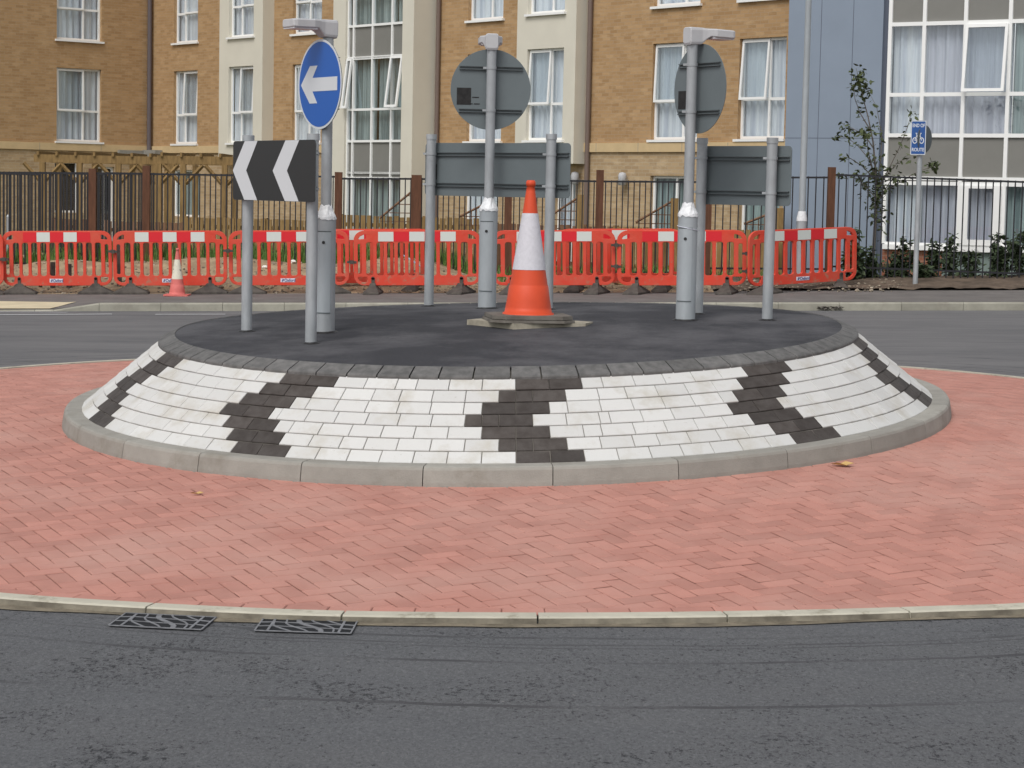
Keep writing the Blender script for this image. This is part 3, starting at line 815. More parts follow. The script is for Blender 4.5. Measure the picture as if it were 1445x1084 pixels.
def chevron_board(p1, p2, ztl, zbl, ztr, over1, over2, n_side, label, chev, top_extra=.05, pr=.038):
    """two posts, a board between them; n_side=-1: front faces camera, +1: back faces camera"""
    d = (p2 - p1); d.z = 0; L_ = d.length; d.normalize(); nn = Vector((d.y, -d.x, 0)) * (1 if n_side < 0 else -1)   # (d.y,-d.x) points to camera when d points right
    t = thing('chevron_sign', label, 'road sign', (p1 + p2) / 2)
    h = (ztl - zbl); 
    for p, zt in ((p1, ztl), (p2, ztr)):
        post(t, p, Vector((p.x, p.y, zt + top_extra)), pr)
    C = (p1 + p2) / 2; C.z = ((ztl - h/2) + (ztr - h/2)) / 2
    slope = (ztr - ztl) / L_
    off = (over2 - over1) / 2; W = L_ + over1 + over2
    base = C + d * off + nn * (pr + .022)
    def fp(a, z, dd): return base + d * (a * (1 if n_side < 0 else -1)) + Vector((0, 0, z)) + nn * dd
    b = MB(); add2d(b, fp, curve_mesh([rrect(-W/2, W/2, -h/2, h/2, .03)], .0015, .0008), .0015, 0)
    plate = b.build('sign_plate', MT['sign_back'], t)
    b = MB(); add2d(b, fp, curve_mesh([rrect(-W/2, W/2, -h/2, h/2, .03)], .0006), .0045, 1)
    P_ = W / chev
    for k in range(chev):
        x0 = -W/2 + k*P_
        c = [(x0, 0), (x0 + .30*P_, h/2-.001), (x0 + .62*P_, h/2-.001), (x0 + .34*P_, 0), (x0 + .62*P_, -h/2+.001), (x0 + .30*P_, -h/2+.001)]
        add2d(b, fp, curve_mesh([c], .0006), .006, 0)
    b.build('sign_face', [MT['sign_white'], MT['sign_black']], plate)
    for z in (h*.29, -h*.29):
        b = MB()
        for dzz in (-.012, .012): b.hexa([fp(a, z + dzz + c, dd) for c in (-.003, .003) for a, dd in ((-W/2+.01, -.018), (W/2-.01, -.018), (W/2-.01, -.001), (-W/2+.01, -.001))])
        b.build('rail', MT['sign_rail'], plate)
    for p in (p1, p2): clamps(t, p, pr, (C.z + h*.29, C.z - h*.29))
    return t, plate, fp, W, h
p1 = on(348, 468, top_z, 10, 20); p2 = on(438.5, 485, top_z, 10, 20)
zt = at(345, 199.5, p1.y).z; zb = at(345, 282.5, p1.y).z
zt2 = at(440, 198.5, p2.y).z; h1 = .405
chevron_board(p1, p2, zt, zt - h1, zt, .105, .16, -1, 'black board with two white chevrons pointing left, on two posts', 2, .03)
p1 = on(605, 432.5, top_z, 10, 20); p2 = on(773, 437, top_z, 10, 20)
zt = at(605, 201.5, p1.y).z
t, pl_, fp, W, h = chevron_board(p1, p2, zt, zt - .415, zt, .115, .14, 1, 'long grey back of a rectangular sign on two posts behind the cone', 3, .055)
sticker(pl_, fp, W/2 - .075, -.02, .05, .06)
p1 = on(984.5, 443.5, top_z, 10, 20); p2 = on(1082.5, 452, top_z, 10, 20)
zt = at(992, 206, p1.y).z
chevron_board(p1, p2, zt, zt - .425, zt, .03, .13, 1, 'short grey back of a rectangular sign on two posts at the right of the island', 2, .045)

# ---------------------------------------------------------------- plastic barriers
def make_barrier():
    t = thing('plastic_barrier', 'x', 'barrier', (0,0,0), 'red plastic barriers along the verge')
    W = 1.88; x0, x1 = -W/2, W/2
    out = rrect(x0, x1, .14, 1.0, .15, 8)
    holes = []
    xs = [x0 + .155 + k*(W-.31)/10 for k in range(11)]
    for a, c in zip(xs, xs[1:]): holes.append(rrect(a+.021, c-.021, .285, .825, .040, 4))
    for s in (-1, 1):
        def mr(P): return P if s > 0 else [(-x, y) for x, y in P][::-1]
        e = x1
        holes.append(mr(rrect(e-.12, e-.05, .31, .80, .03, 4)))
        holes.append(mr([(e-.25,.945),(e-.15,.95),(e-.085,.915),(e-.055,.87),(e-.08,.862),(e-.22,.875),(e-.25,.90)]))
        holes.append(mr([(e-.20,.275),(e-.06,.275),(e-.05,.245),(e-.08,.20),(e-.13,.178),(e-.19,.185),(e-.205,.23)]))
    v, f = curve_mesh([out] + holes, .016, .005, 2)
    b = MB(); b.idx([Vector((q.x, -q.z, q.y)) for q in v], f); b.build('barrier_panel', MT['barrier'], t, True)
    b = MB()
    b.tube([(x0+.17, 0, .988), (x1-.17, 0, .988)], .022, 10); b.tube([(x0+.17, 0, .834), (x1-.17, 0, .834)], .019, 10)
    b.box((0, 0, .91), (.76, .020, .085))
    b.build('top_rail', MT['barrier'], t, True)
    return t, xs
def finish_barrier(t, reds, lab, feet, far=False):
    # reflective blocks: start colour alternates
    b = MB(); n = 5; wv = .232; s0 = -n*wv/2
    for k in range(n):
        m = 0 if (k % 2 == 0) == reds else 1
        b.box((s0 + wv*(k+.5), -.0225, .91), (wv/2-.002, .002, .076), m)
    b.build('reflective_strip', [MT['refl_red'], MT['refl_white']], t, True)
    if lab:
        b = MB(); b.box((-.02, -.023, .215), (.115, .0018, .030)); lb = b.build('maker_label', MT['label_white'], t, True)
        v, f = text_mesh('Oxford', .068, .0006, .85); b = MB(); b.idx([Vector((q.x + .012, -.0262 - q.z, q.y + .213)) for q in v], f, 0)
        for k in range(3): b.box((-.108 + k*.010, -.026, .215), (.003, .0008, .022), 0, Matrix.Rotation(.35, 3, 'Y'))
        o = b.build('label_lettering', MT['label_blue'], lb, True)
    for x, ang in feet:
        Rm = Matrix.Rotation(ang, 3, 'Z'); b = MB(); c0 = Vector((x, 0, 0))
        P = []
        for z, a, w in ((0, .30, .12), (.03, .29, .12), (.075, .20, .085), (.12, .10, .05), (.17, .05, .04)):
            P.append([c0 + Rm @ Vector((sx*a, sy*w, z)) for sx, sy in ((-1,-1),(1,-1),(1,1),(-1,1))])
        V = [p for l in P for p in l]
        b.idx(V, [(i*4+k, i*4+(k+1)%4, (i+1)*4+(k+1)%4, (i+1)*4+k) for i in range(4) for k in range(4)] + [(16,17,18,19)])
        b.box(c0 + Vector((0, -.026, .185)), (.026, .012, .07)); b.tube([c0 + Vector((0,-.014,.25)), c0 + Vector((0,-.038,.25))], .026, 12)
        b.build('foot', MT['foot'], t, True)
# cx pixel of the two ends, depth, strip starts red?, label, feet angles, extra z
BAR = [(-152, 6, 35.05, True, True, (0, 0), 'first red barrier, cut off by the left edge of the view'),
       (5, 159, 35.15, True, True, (0, 0), 'whole red barrier leftmost, strip starting and ending in red'),
       (161, 321, 35.1, False, True, (0, 0), 'red barrier standing right behind the small faded cone'),
       (324, 493, 35.1, True, True, (0, .3), 'red barrier seen behind the posts of the black chevron board'),
       (500, 678, 35.0, False, False, (1.5, 1.2), 'red barrier seen through the left half of the long grey sign posts'),
       (696, 868, 34.9, False, False, (1.3, 1.2), 'red barrier partly hidden by the large orange cone'),
       (871, 1053, 34.8, True, False, (1.2, 1.3), 'red barrier passing behind the right hand thick post'),
       (1056, 1207, 34.5, False, True, (.4, .9), 'last red barrier at the right end of the row')]
proto, xs_ = make_barrier()
blist = []
for i in range(len(BAR) + 2): blist.append(proto if i == 0 else copy_tree(proto))
def place_bar(t, xa, xb, Y, yo=0, rot=0, dz=0):
    ym = 412; A_ = at(xa, ym, Y); B_ = at(xb, ym, Y + rot)
    c = (A_ + B_)/2; 
    za, zb = path_z(A_.x, A_.y), path_z(B_.x, B_.y)
    t.location = (c.x, c.y, path_z(c.x, c.y) + dz); ang = atan2(B_.y - A_.y, B_.x - A_.x)
    tilt = -atan2(zb - za, (B_-A_).length)
    t.rotation_euler = (0, tilt, ang); L_ = sqrt((B_.x-A_.x)**2 + (B_.y-A_.y)**2); t.scale = (L_/1.885, 1, 1)
for i, (xa, xb, Y, red, lab, ang, label) in enumerate(BAR):
    t = blist[i]; tag(t, label); finish_barrier(t, red, lab, ((-.66, ang[0]), (.66, ang[1])))
    place_bar(t, xa, xb, Y, rot=(1.5 if i == 7 else 0))
# two more lying in a second row behind
for j, (xa, xb, Y, label) in enumerate(((440, 610, 35.55, 'red barrier overlapped behind the joint of two others, left of the cone'), (786, 962, 35.4, 'red barrier overlapped behind the joint of two others, right of the cone'))):
    t = blist[len(BAR) + j]; tag(t, label); finish_barrier(t, j == 0, False, ((-.66, 1.3), (.66, 1.3))); place_bar(t, xa, xb, Y)
# dark clips joining neighbours
for k, (x, y, Y) in enumerate(((6, 366, 35.0), (159.5, 355, 35.05), (322, 354, 35.0), (496.5, 370, 35.0), (869.5, 346, 34.8), (869.5, 376, 34.8), (1054, 358, 34.65), (1054, 383, 34.65))):
    c = at(x, y, Y); b = MB(); b.box(c, (.075, .03, .018)); b.box(c + Vector((0, -.03, 0)), (.03, .012, .03))
    lab_ = ['at the far left', 'beside the leftmost whole barrier', 'right of the small cone', 'left of the long grey sign posts', 'upper of two right of the large cone', 'lower of two right of the large cone', 'upper of two near the last barrier', 'lower of two near the last barrier'][k]
    tag(b.build('barrier_clip', MT['foot']), 'black clip joining two red barriers, ' + lab_, 'clip', 'black clips joining the barriers')

# ---------------------------------------------------------------- verge clutter
def clutter(nm, label, cat, fn, m, group=None):
    b = MB(); fn(b); tag(b.build(nm, m), label, cat, group)
for k, (x, w_, h_, lb) in enumerate(((74.5, .035, .21, 'left of two behind the leftmost whole barrier'), (97.5, .035, .19, 'right of two behind the leftmost whole barrier'), (168.5, .035, .34, 'behind the left end of the barrier with the small cone'))):
    g = at(x, 395, 35.6); z = verge_z(g.x, 35.6)
    clutter('rubber_block', 'upright dark rubber block, ' + lb, 'rubber block', lambda b: b.box((g.x, 35.6, z + h_/1.0), (w_, .03, h_)), MT['foot'], 'upright dark rubber blocks')
def lump(b, c, r, m=0, col=None, seed=0, fl=.6):
    V = []; rings = 4; K = 7
    for i in range(rings + 1):
        ph = pi*i/rings
        for k in range(K):
            a = 2*pi*k/K; q = r * (.75 + .5*hsh(seed*3.1 + i, k + seed))
            V.append(Vector(c) + Vector((q*sin(ph)*cos(a), q*sin(ph)*sin(a), q*cos(ph)*fl)))
    b.idx(V, [(i*K+k, (i+1)*K+k, (i+1)*K+(k+1)%K, i*K+(k+1)%K) for i in range(rings) for k in range(K)], m, col)
b = MB()
for i in range(1500):
    x = R.uniform(-9, 6.5) if i % 3 else R.uniform(-9, 0); y = 35.15 + abs(R.gauss(0, .9)); r = R.uniform(.008, .03) * (1.7 if R.random() < .07 else 1)
    lump(b, (x, y, verge_z(x, y) + r*.2), r, 0, R.random(), i)
tag(b.build('rubble', MT['rubble_mat']), 'stones and clods scattered on the bare soil behind the barriers', 'rubble', kind='stuff')
for x, y, lb in ((108, 403, 'below the leftmost whole barrier'), (374, 380, 'behind the barrier beside the chevron board'), (414, 372, 'behind the barrier near the blue arrow post')):
    g = on(x, y, verge_z, 34, 40); clutter('white_lump', 'white lump of rubbish on the soil ' + lb, 'rubbish', lambda b: lump(b, g + Vector((0,0,.03)), .055, 0, None, x), MT['white_plastic'])
for x, y, lb in ((880, 402, 'left of two'), (942, 404, 'right of two')):
    g = on(x, y, verge_z, 34, 40); clutter('wood_offcut', 'pale splintered wood offcut under the barriers, ' + lb, 'wood offcut', lambda b: b.box(g + Vector((0,0,.03)), (.16, .05, .03), 0, Matrix.Rotation(.2, 3, 'Y')), MT['dead_leaf'])
p0 = at(567, 359, 36.2); p1_ = at(600, 380, 35.9)
clutter('blue_pipe', 'thin pale blue pipe leaning in the grass behind the barriers', 'pipe', lambda b: b.tube([p0, p1_], .013, 8), MT['blue_pipe'])
for x, y, m, lb in ((1189, 659, 'dead_leaf', 'curled yellow dead leaf on the red paving right of the island'), (278, 699, 'dead_leaf', 'tiny pale dead leaf on the red paving left of the island')):
    g = on(x, y, apron_z, 8, 20); s = .045 if x > 500 else .025
    def lf(b):
        V = [g + Vector((a*s, c*s, .006 + s*.5*abs(h))) for a, c, h in ((-1.6,0,.4),(-.7,-.6,.9),(.4,-.6,.2),(1.5,0,.7),(.5,.7,1.0),(-.6,.6,.1))]; b.idx(V, [(0,1,2,5),(2,3,4,5)]); b.idx([v + Vector((0,0,.002)) for v in V], [(5,2,1,0),(5,4,3,2)])
    clutter('fallen_leaf', lb, 'leaf', lf, MT[m])
b = MB()
for i in range(60):
    x = R.uniform(1148, 1184); g = on(x, 436.5, road_z, 25, 33); c = Vector((g.x, KERB_Y - R.uniform(.0, .1), 0)); c.z = road_z(c.x, c.y) + R.uniform(.005, .05)
    s = .03; a = R.uniform(0, pi); b.face([c + Vector((s*cos(a+q), s*sin(a+q)*.6, R.uniform(0, .03))) for q in (0, 1.6, 3.1, 4.7)])
tag(b.build('leaf_litter', MT['rubber']), 'dark leaf litter heaped against the far kerb on the right', 'leaf litter', kind='stuff')

# grass tufts
b = MB()
for i in range(16000):
    x = R.uniform(-9.5, 4.5); y = R.uniform(36.3, 38.6)
    d = .25 + .75 * vn(x*1.1, y*2)
    if x > -.5: d *= .6; 
    if x > 2.5: d *= .5
    if R.random() > d: continue
    if x < -.5 and y < 36.7 + .5*vn(x*2, 5): continue
    h_ = R.uniform(.10, .34) * (.55 + .6*d); a = R.uniform(0, 2*pi); l = R.uniform(.0, .10); wd = .010
    c = Vector((x, y, verge_z(x, y) - .01)); dx = Vector((cos(a), sin(a), 0)); sd_ = Vector((-sin(a), cos(a), 0)) * wd
    b.face([c - sd_, c + sd_, c + dx*l*.4 + Vector((0,0,h_*.6)) + sd_*.7, c + dx*l*.4 + Vector((0,0,h_*.6)) - sd_*.7]); b.face([c + dx*l*.4 + Vector((0,0,h_*.6)) - sd_*.7, c + dx*l*.4 + Vector((0,0,h_*.6)) + sd_*.7, c + dx*l + Vector((0,0,h_))])
tag(b.build('grass', MT['grass']), 'rough green grass growing along the foot of the railings', 'grass', kind='stuff')

# ---------------------------------------------------------------- railings
def rail_y(x): return 37.4 if x < 1175 else 37.0
fposts = [(-60, 236), (131, 238), (207, 234), (478, 243), (588, 247), (718, 246), (847, 240), (1000, 250), (1174, 236), (1620, 240)]
fen = thing('metal_railing', 'long black metal railing with brown timber posts behind the barriers', 'fence', (0, 37.4, path_z(0, 37.4)))
PT = []
for x, y in fposts:
    p = at(x, y, 37.3 if x < 1170 else 36.9); gz = verge_z(p.x, p.y)
    PT.append(p.copy())
    b = MB(); wd = .062 if x not in (588,) else .085
    b.box((p.x, p.y, (p.z + gz - .2)/2), (wd, wd*.9, (p.z - gz + .2)/2)); b.build('post', MT['post_brown'], fen)
for i in range(len(PT)-1):
    a, c = PT[i], PT[i+1]; b = MB(); sp = .088 if a.x < -1 else (.092 if a.x < 3 else .122)
    L_ = (c - a).length; n = max(2, int(L_/sp)); xa, xb = fposts[i][0], fposts[i+1][0]
    tops = {0: (241.5, 243), 1: (243, 244), 2: (244, 248), 3: (250.5, 251), 4: (251, 253), 5: (252, 254.5), 6: (254.5, 255.5), 7: (249, 249), 8: (245, 262)}[i]
    za = at(xa, tops[0], a.y).z; zb = at(xb, tops[1], c.y).z
    for k in range(1, n):
        f_ = k/n; x = a.x + (c.x-a.x)*f_; y = a.y + (c.y-a.y)*f_ - .02; zt = za + (zb-za)*f_
        gz = path_z(x, y) + .05; b.box((x, y, (zt+gz)/2), (.0095, .0095, (zt-gz)/2))
    for o_ in (-.02, -1.55):
        A0 = Vector((a.x + .05, a.y - .02, za + o_)); B0 = Vector((c.x - .05, c.y - .02, zb + o_)); d = (B0-A0)
        V = [P_ + Vector((0, s*.005, z*.016)) for P_ in (A0, B0) for s, z in ((-1,-1),(1,-1),(1,1),(-1,1))]
        b.idx(V, [(0,1,5,4),(1,2,6,5),(2,3,7,6),(3,0,4,7),(3,2,1,0),(4,5,6,7)])
    b.build('railing_panel', MT['fence_black'], fen)

fen2 = thing('metal_railing', 'second black railing standing close behind the first one at the far left', 'fence', (-7, 39.2, path_z(-7, 39.2)))
for i in range(3):
    xa, xb = (-60, 60, 150, 222)[i:i+2]; a = at(xa, 243, 39.3); c = at(xb, 244, 39.3); b = MB(); n = int((c-a).length/.062)
    for k in range(n):
        x = a.x + (c.x-a.x)*k/n; gz = path_z(x, 39.3); zt = a.z + (c.z-a.z)*k/n; b.box((x, 39.3, (zt+gz)/2), (.014, .010, (zt-gz)/2))
    b.box(((a.x+c.x)/2 - .01, 39.28, (a.z+c.z)/2 - .02), ((c.x-a.x)/2 - .01, .008, .018)); b.build('railing_panel', MT['fence_black'], fen2)

# ---------------------------------------------------------------- building
BZ = CZ
class Wall:
    def __init__(s, O, u, n): s.O = Vector((O[0], O[1], 0)); s.u = Vector((u[0], u[1], 0)).normalized(); s.n = Vector((n[0], n[1], 0)).normalized()
    def P(s, a, z, d=0): return s.O + s.u*a + s.n*d + Vector((0, 0, z + BZ))
    def s_at(s, x, y, p=0):
        r = ray(x, y); k = r.x          # X = k Y
        ox, oy = s.O.x + s.n.x*p, s.O.y + s.n.y*p
        # ox + a ux = k (oy + a uy)
        return (k*oy - ox) / (s.u.x - k*s.u.y)
    def box(s, b, a0, a1, z0, z1, d0, d1, m=0, c=None):
        b.hexa([s.P(a, z, d) for z in (z0, z1) for a, d in ((a0, d1), (a1, d1), (a1, d0), (a0, d0))], m, c)
    def wall(s, b, a0, a1, z0, z1, holes, d=0, m=0, rev=.10, mrev=None):
        As = sorted({a0, a1, *[h for q in holes for h in q[:2] if a0 < h < a1]}); Zs = sorted({z0, z1, *[h for q in holes for h in q[2:] if z0 < h < z1]})
        for i in range(len(As)-1):
            for j in range(len(Zs)-1):
                ca, cz = (As[i]+As[i+1])/2, (Zs[j]+Zs[j+1])/2
                if any(h[0] < ca < h[1] and h[2] < cz < h[3] for h in holes): continue
                q = ((As[i], Zs[j]), (As[i+1], Zs[j]), (As[i+1], Zs[j+1]), (As[i], Zs[j+1]))
                b.face([s.P(a, z, d) for a, z in q], m, uv=[(a + 50, z + 20) for a, z in q])
        for h in holes:
            for (p, q) in (((h[0],h[2]),(h[0],h[3])), ((h[1],h[3]),(h[1],h[2])), ((h[0],h[3]),(h[1],h[3])), ((h[1],h[2]),(h[0],h[2]))):
                b.face([s.P(p[0], p[1], d), s.P(q[0], q[1], d), s.P(q[0], q[1], d-rev), s.P(p[0], p[1], d-rev)], m if mrev is None else mrev, uv=[(p[0]+50, p[1]+20), (q[0]+50, q[1]+20), (q[0]+50.1, q[1]+20.1), (p[0]+50.1, p[1]+20.1)])
def curtain(W, par, a0, a1, z0, z1, d, m, name='curtain'):
    b = MB(); n = max(8, int((a1-a0)/.03)); V = []
    ph = R.uniform(0, 6)
    for i in range(n+1):
        a = a0 + (a1-a0)*i/n; q = .028*sin(a*34 + ph) + .018*sin(a*61 + ph*2) + .01*sin(a*113)
        V += [W.P(a, z0, d + q*1.2), W.P(a, z1, d + q)]
    b.idx(V, [(i*2, i*2+2, i*2+3, i*2+1) for i in range(n)], 0, None, True); b.build(name, m, par)
def window(W, par, a0, a1, z0, z1, d=0, zt=None, fr=.6, opn='L', cm='curtain', sill=True, tilt=.0, rev=.09, side_open=True):
    fd = d - rev; b = MB(); t_ = .055
    W.box(b, a0, a1, z0, z0+t_, fd-.05, fd); W.box(b, a0, a1, z1-t_, z1, fd-.05, fd)
    W.box(b, a0, a0+t_, z0+t_, z1-t_, fd-.05, fd); W.box(b, a1-t_, a1, z0+t_, z1-t_, fd-.05, fd)
    am = a0 + (a1-a0)*fr
    W.box(b, am-.025, am+.025, z0+t_, z1-t_, fd-.05, fd-.002)
    if zt is not None: W.box(b, a0+t_, am-.025, zt-.03, zt+.03, fd-.05, fd-.004); W.box(b, am+.025, a1-t_, zt-.03, zt+.03, fd-.05, fd-.004)
    f = b.build('window', MT['upvc'], par)
    b = MB(); b.face([W.P(a, z, fd-.03) for a, z in ((a0+.02, z0+.02), (a1-.02, z0+.02), (a1-.02, z1-.02), (a0+.02, z1-.02))]); b.build('glass', MT['glass'], f)
    curtain(W, f, a0-.05, a1+.05, z0-.05, z1+.05, fd-.125, MT[cm])
    if opn and zt is not None:
        b = MB(); x0, x1 = (a0+.03, am+.01) if opn == 'L' else (am-.01, a1-.03); y0, y1 = zt-.01, z1-.03; q = .05
        dd = lambda z: fd + .012 + tilt * (y1 - z)
        def bx(p0, p1, r0, r1): b.hexa([W.P(a, z, dd(z) + e) for z in (r0, r1) for a, e in ((p0, .022), (p1, .022), (p1, -.012), (p0, -.012))])
        bx(x0, x1, y0, y0+q); bx(x0, x1, y1-q, y1); bx(x0, x0+q, y0+q, y1-q); bx(x1-q, x1, y0+q, y1-q)
        o = b.build('opening_light', MT['upvc'], f)
        if tilt:
            b = MB(); b.face([W.P(a, z, dd(z)) for a, z in ((x0+.03, y0+.03), (x1-.03, y0+.03), (x1-.03, y1-.03), (x0+.03, y1-.03))]); b.build('light_glass', MT['glass'], f)
    if sill:
        b = MB(); W.box(b, a0-.06, a1+.06, z0-.055, z0-.004, fd-.02, d+.07); b.build('sill', MT['upvc'], f)
    return f

u1 = Vector((.637, -.771, 0)); n1 = Vector((-.771, -.637, 0))
W1 = Wall((0, 50.47), u1, n1)
sA = W1.s_at(213, 130)
Pc = W1.P(sA, 0); WA = Wall((Pc.x, Pc.y), (.771, .637), (.637, -.771))       # wing left of the corner: s negative leftwards
t_b = thing('apartment_building', 'tan brick flats with cream bays and white framed windows behind the railings', 'building', (-4, 56, CZ - 1.65))
ZG, ZTOP, FL, SIL, HD, ZT = -1.9, 9.3, 2.8, 1.18, 3.2, 1.98
def hol(a0, a1, n=2, extra=()): return [(a0, a1, SIL + FL*k, HD + FL*k) for k in range(n+1)] + list(extra)
# --- brick face of wing A
wa0, wa1 = WA.s_at(80, 130), WA.s_at(143, 130)
ga = (WA.s_at(77, 260), WA.s_at(118, 260)); gz = (-.80, .62)
AL = WA.s_at(-330, 130)
wa2, wa3 = WA.s_at(-130, 130), WA.s_at(-55, 130)
b = MB(); WA.wall(b, AL, 0, .92, ZTOP, hol(wa0, wa1) + hol(wa2, wa3)); b.build('wall', MT['brick'], t_b)
b = MB(); WA.wall(b, AL, 0, ZG, .92, [(ga[0], ga[1], gz[0], gz[1]), (WA.s_at(135, 260), WA.s_at(139, 260)+.5, -1.6, .5)]); b.build('wall', MT['brick_buff'], t_b)
b = MB(); WA.box(b, AL, -.0, .92, 1.12, -.02, .05)
b.build('stone_band', MT['stone'], t_b)
for a0, a1 in ((wa0, wa1), (wa2, wa3)):
    for k in range(3): window(WA, t_b, a0, a1, SIL+FL*k, HD+FL*k, zt=ZT+FL*k+.05, fr=.62, opn='L', tilt=.0 if k else .03)
f = window(WA, t_b, ga[0], ga[1], gz[0], gz[1], zt=None, fr=.80, opn=None, cm='dark_in', sill=False)  # its curtain sheet is coloured near-black for the unlit room behind
window(WA, t_b, WA.s_at(135, 260), WA.s_at(139, 260)+.5, -1.6, .5, zt=None, fr=.5, opn=None, cm='dark_in', sill=False)  # no cloth here either: near-black sheet painted as a dark interior
# --- wall W1: brick zones
sC0, sC1 = W1.s_at(309, 130, .35), W1.s_at(370, 130, .35)
sE0, sE1 = W1.s_at(469, 130, .70), W1.s_at(582.5, 130, .70)
sG0, sG1 = W1.s_at(728, 130, .35), W1.s_at(811, 130, .35)
sEnd = W1.s_at(1135, 130)
wB = (W1.s_at(245, 130), W1.s_at(278.5, 130)); wD = (W1.s_at(412.5, 130), W1.s_at(453, 130)); wF = (W1.s_at(659, 130), W1.s_at(708, 130))
wH1 = (W1.s_at(920, 130), W1.s_at(985, 130)); wH2 = (W1.s_at(1042, 130), W1.s_at(1108, 130))
wC = (W1.s_at(322.5, 130, .35), W1.s_at(357, 130, .35)); wG = (W1.s_at(743, 130, .35), W1.s_at(794.5, 130, .35))
b = MB()
hl = hol(*wB) + hol(*wD) + hol(*wF) + hol(*wH1) + hol(*wH2)
W1.wall(b, sA, sEnd, 1.12, ZTOP, hl); b.build('wall', MT['brick'], t_b)
b = MB()
gB = (W1.s_at(243, 260), W1.s_at(281, 260), -.85, .45); gH = (W1.s_at(917, 280), W1.s_at(966, 280), -1.6, .42); gF = (W1.s_at(655, 280), W1.s_at(703, 280), -1.0, .35)
gG = (W1.s_at(783, 280), W1.s_at(812, 280), -1.6, .42); gI = (W1.s_at(1043, 290), W1.s_at(1100, 290), -1.2, .40); gX = (W1.s_at(862, 280) , W1.s_at(866, 280), -1.6, -1.5)
W1.wall(b, sA, sEnd, ZG, 1.12, [gB, gH, gF, gG, gI]); b.build('wall', MT['brick_buff'], t_b)
for a0, a1 in ((sA, sC0), (sC1, sE0), (sE1, sG0), (sG1, sEnd)):
    b = MB(); W1.box(b, a0, a1, .92, 1.115, -.02, .05); b.build('stone_band', MT['stone'], t_b)
b = MB()   # shadow gap joints of the band stones
x = sG1 + .4
while x < sEnd: W1.box(b, x, x+.012, .921, 1.114, .045, .0515); x += 1.35
x = AL
while x < -.2: WA.box(b, x, x+.012, .921, 1.119, .045, .0515); x += 1.9
b.build('band_joint', MT['kerb_conc'], t_b)
for q, fr, opn, tl in ((wB, .38, 'R', .05), (wD, .5, 'L', 0), (wF, .6, 'L', 0.02), (wH1, .63, 'L', .04), (wH2, .60, 'L', .07)):
    for k in range(3): window(W1, t_b, q[0], q[1], SIL+FL*k, HD+FL*k, zt=ZT+FL*k, fr=fr, opn=opn if k != 1 or q is wB else ('L' if q is not wB else 'R'), tilt=tl if k == 0 else 0)
for q, cm in ((gB, 'curtain_green'), (gH, 'curtain_green'), (gF, 'curtain'), (gG, 'curtain'), (gI, 'curtain_green')):
    window(W1, t_b, q[0], q[1], q[2], q[3], zt=None, fr=.68, opn=None, cm=cm, sill=False)
# --- bays
def bay(a0, a1, p, z0, holes, nm='bay'):
    b = MB(); W1.wall(b, a0, a1, z0, ZTOP, holes, d=p)
    for a in (a0, a1): b.face([W1.P(a, z0, 0), W1.P(a, z0, p), W1.P(a, ZTOP, p), W1.P(a, ZTOP, 0)] if a == a1 else [W1.P(a, z0, p), W1.P(a, z0, 0), W1.P(a, ZTOP, 0), W1.P(a, ZTOP, p)])
    b.face([W1.P(a0, z0, 0), W1.P(a1, z0, 0), W1.P(a1, z0, p), W1.P(a0, z0, p)])
    return b.build(nm, MT['render_cream'], t_b)
bay(sC0, sC1, .35, .70, hol(*wC)); bay(sG0, sG1, .35, .66, hol(*wG))
for k in range(3):
    window(W1, t_b, wC[0], wC[1], SIL+FL*k, HD+FL*k, d=.35, zt=ZT+FL*k, fr=.42, opn='R', tilt=.04 if k == 0 else 0)
    window(W1, t_b, wG[0], wG[1], SIL+FL*k, HD+FL*k, d=.35, zt=ZT+FL*k, fr=.60, opn='L', tilt=.06 if k == 0 else 0)
gE0, gE1 = W1.s_at(486.6, 130, .70), W1.s_at(566.5, 130, .70)
bay(sE0, sE1, .70, ZG, [(gE0, gE1, -1.62, ZTOP - .1)], 'glazed_bay')
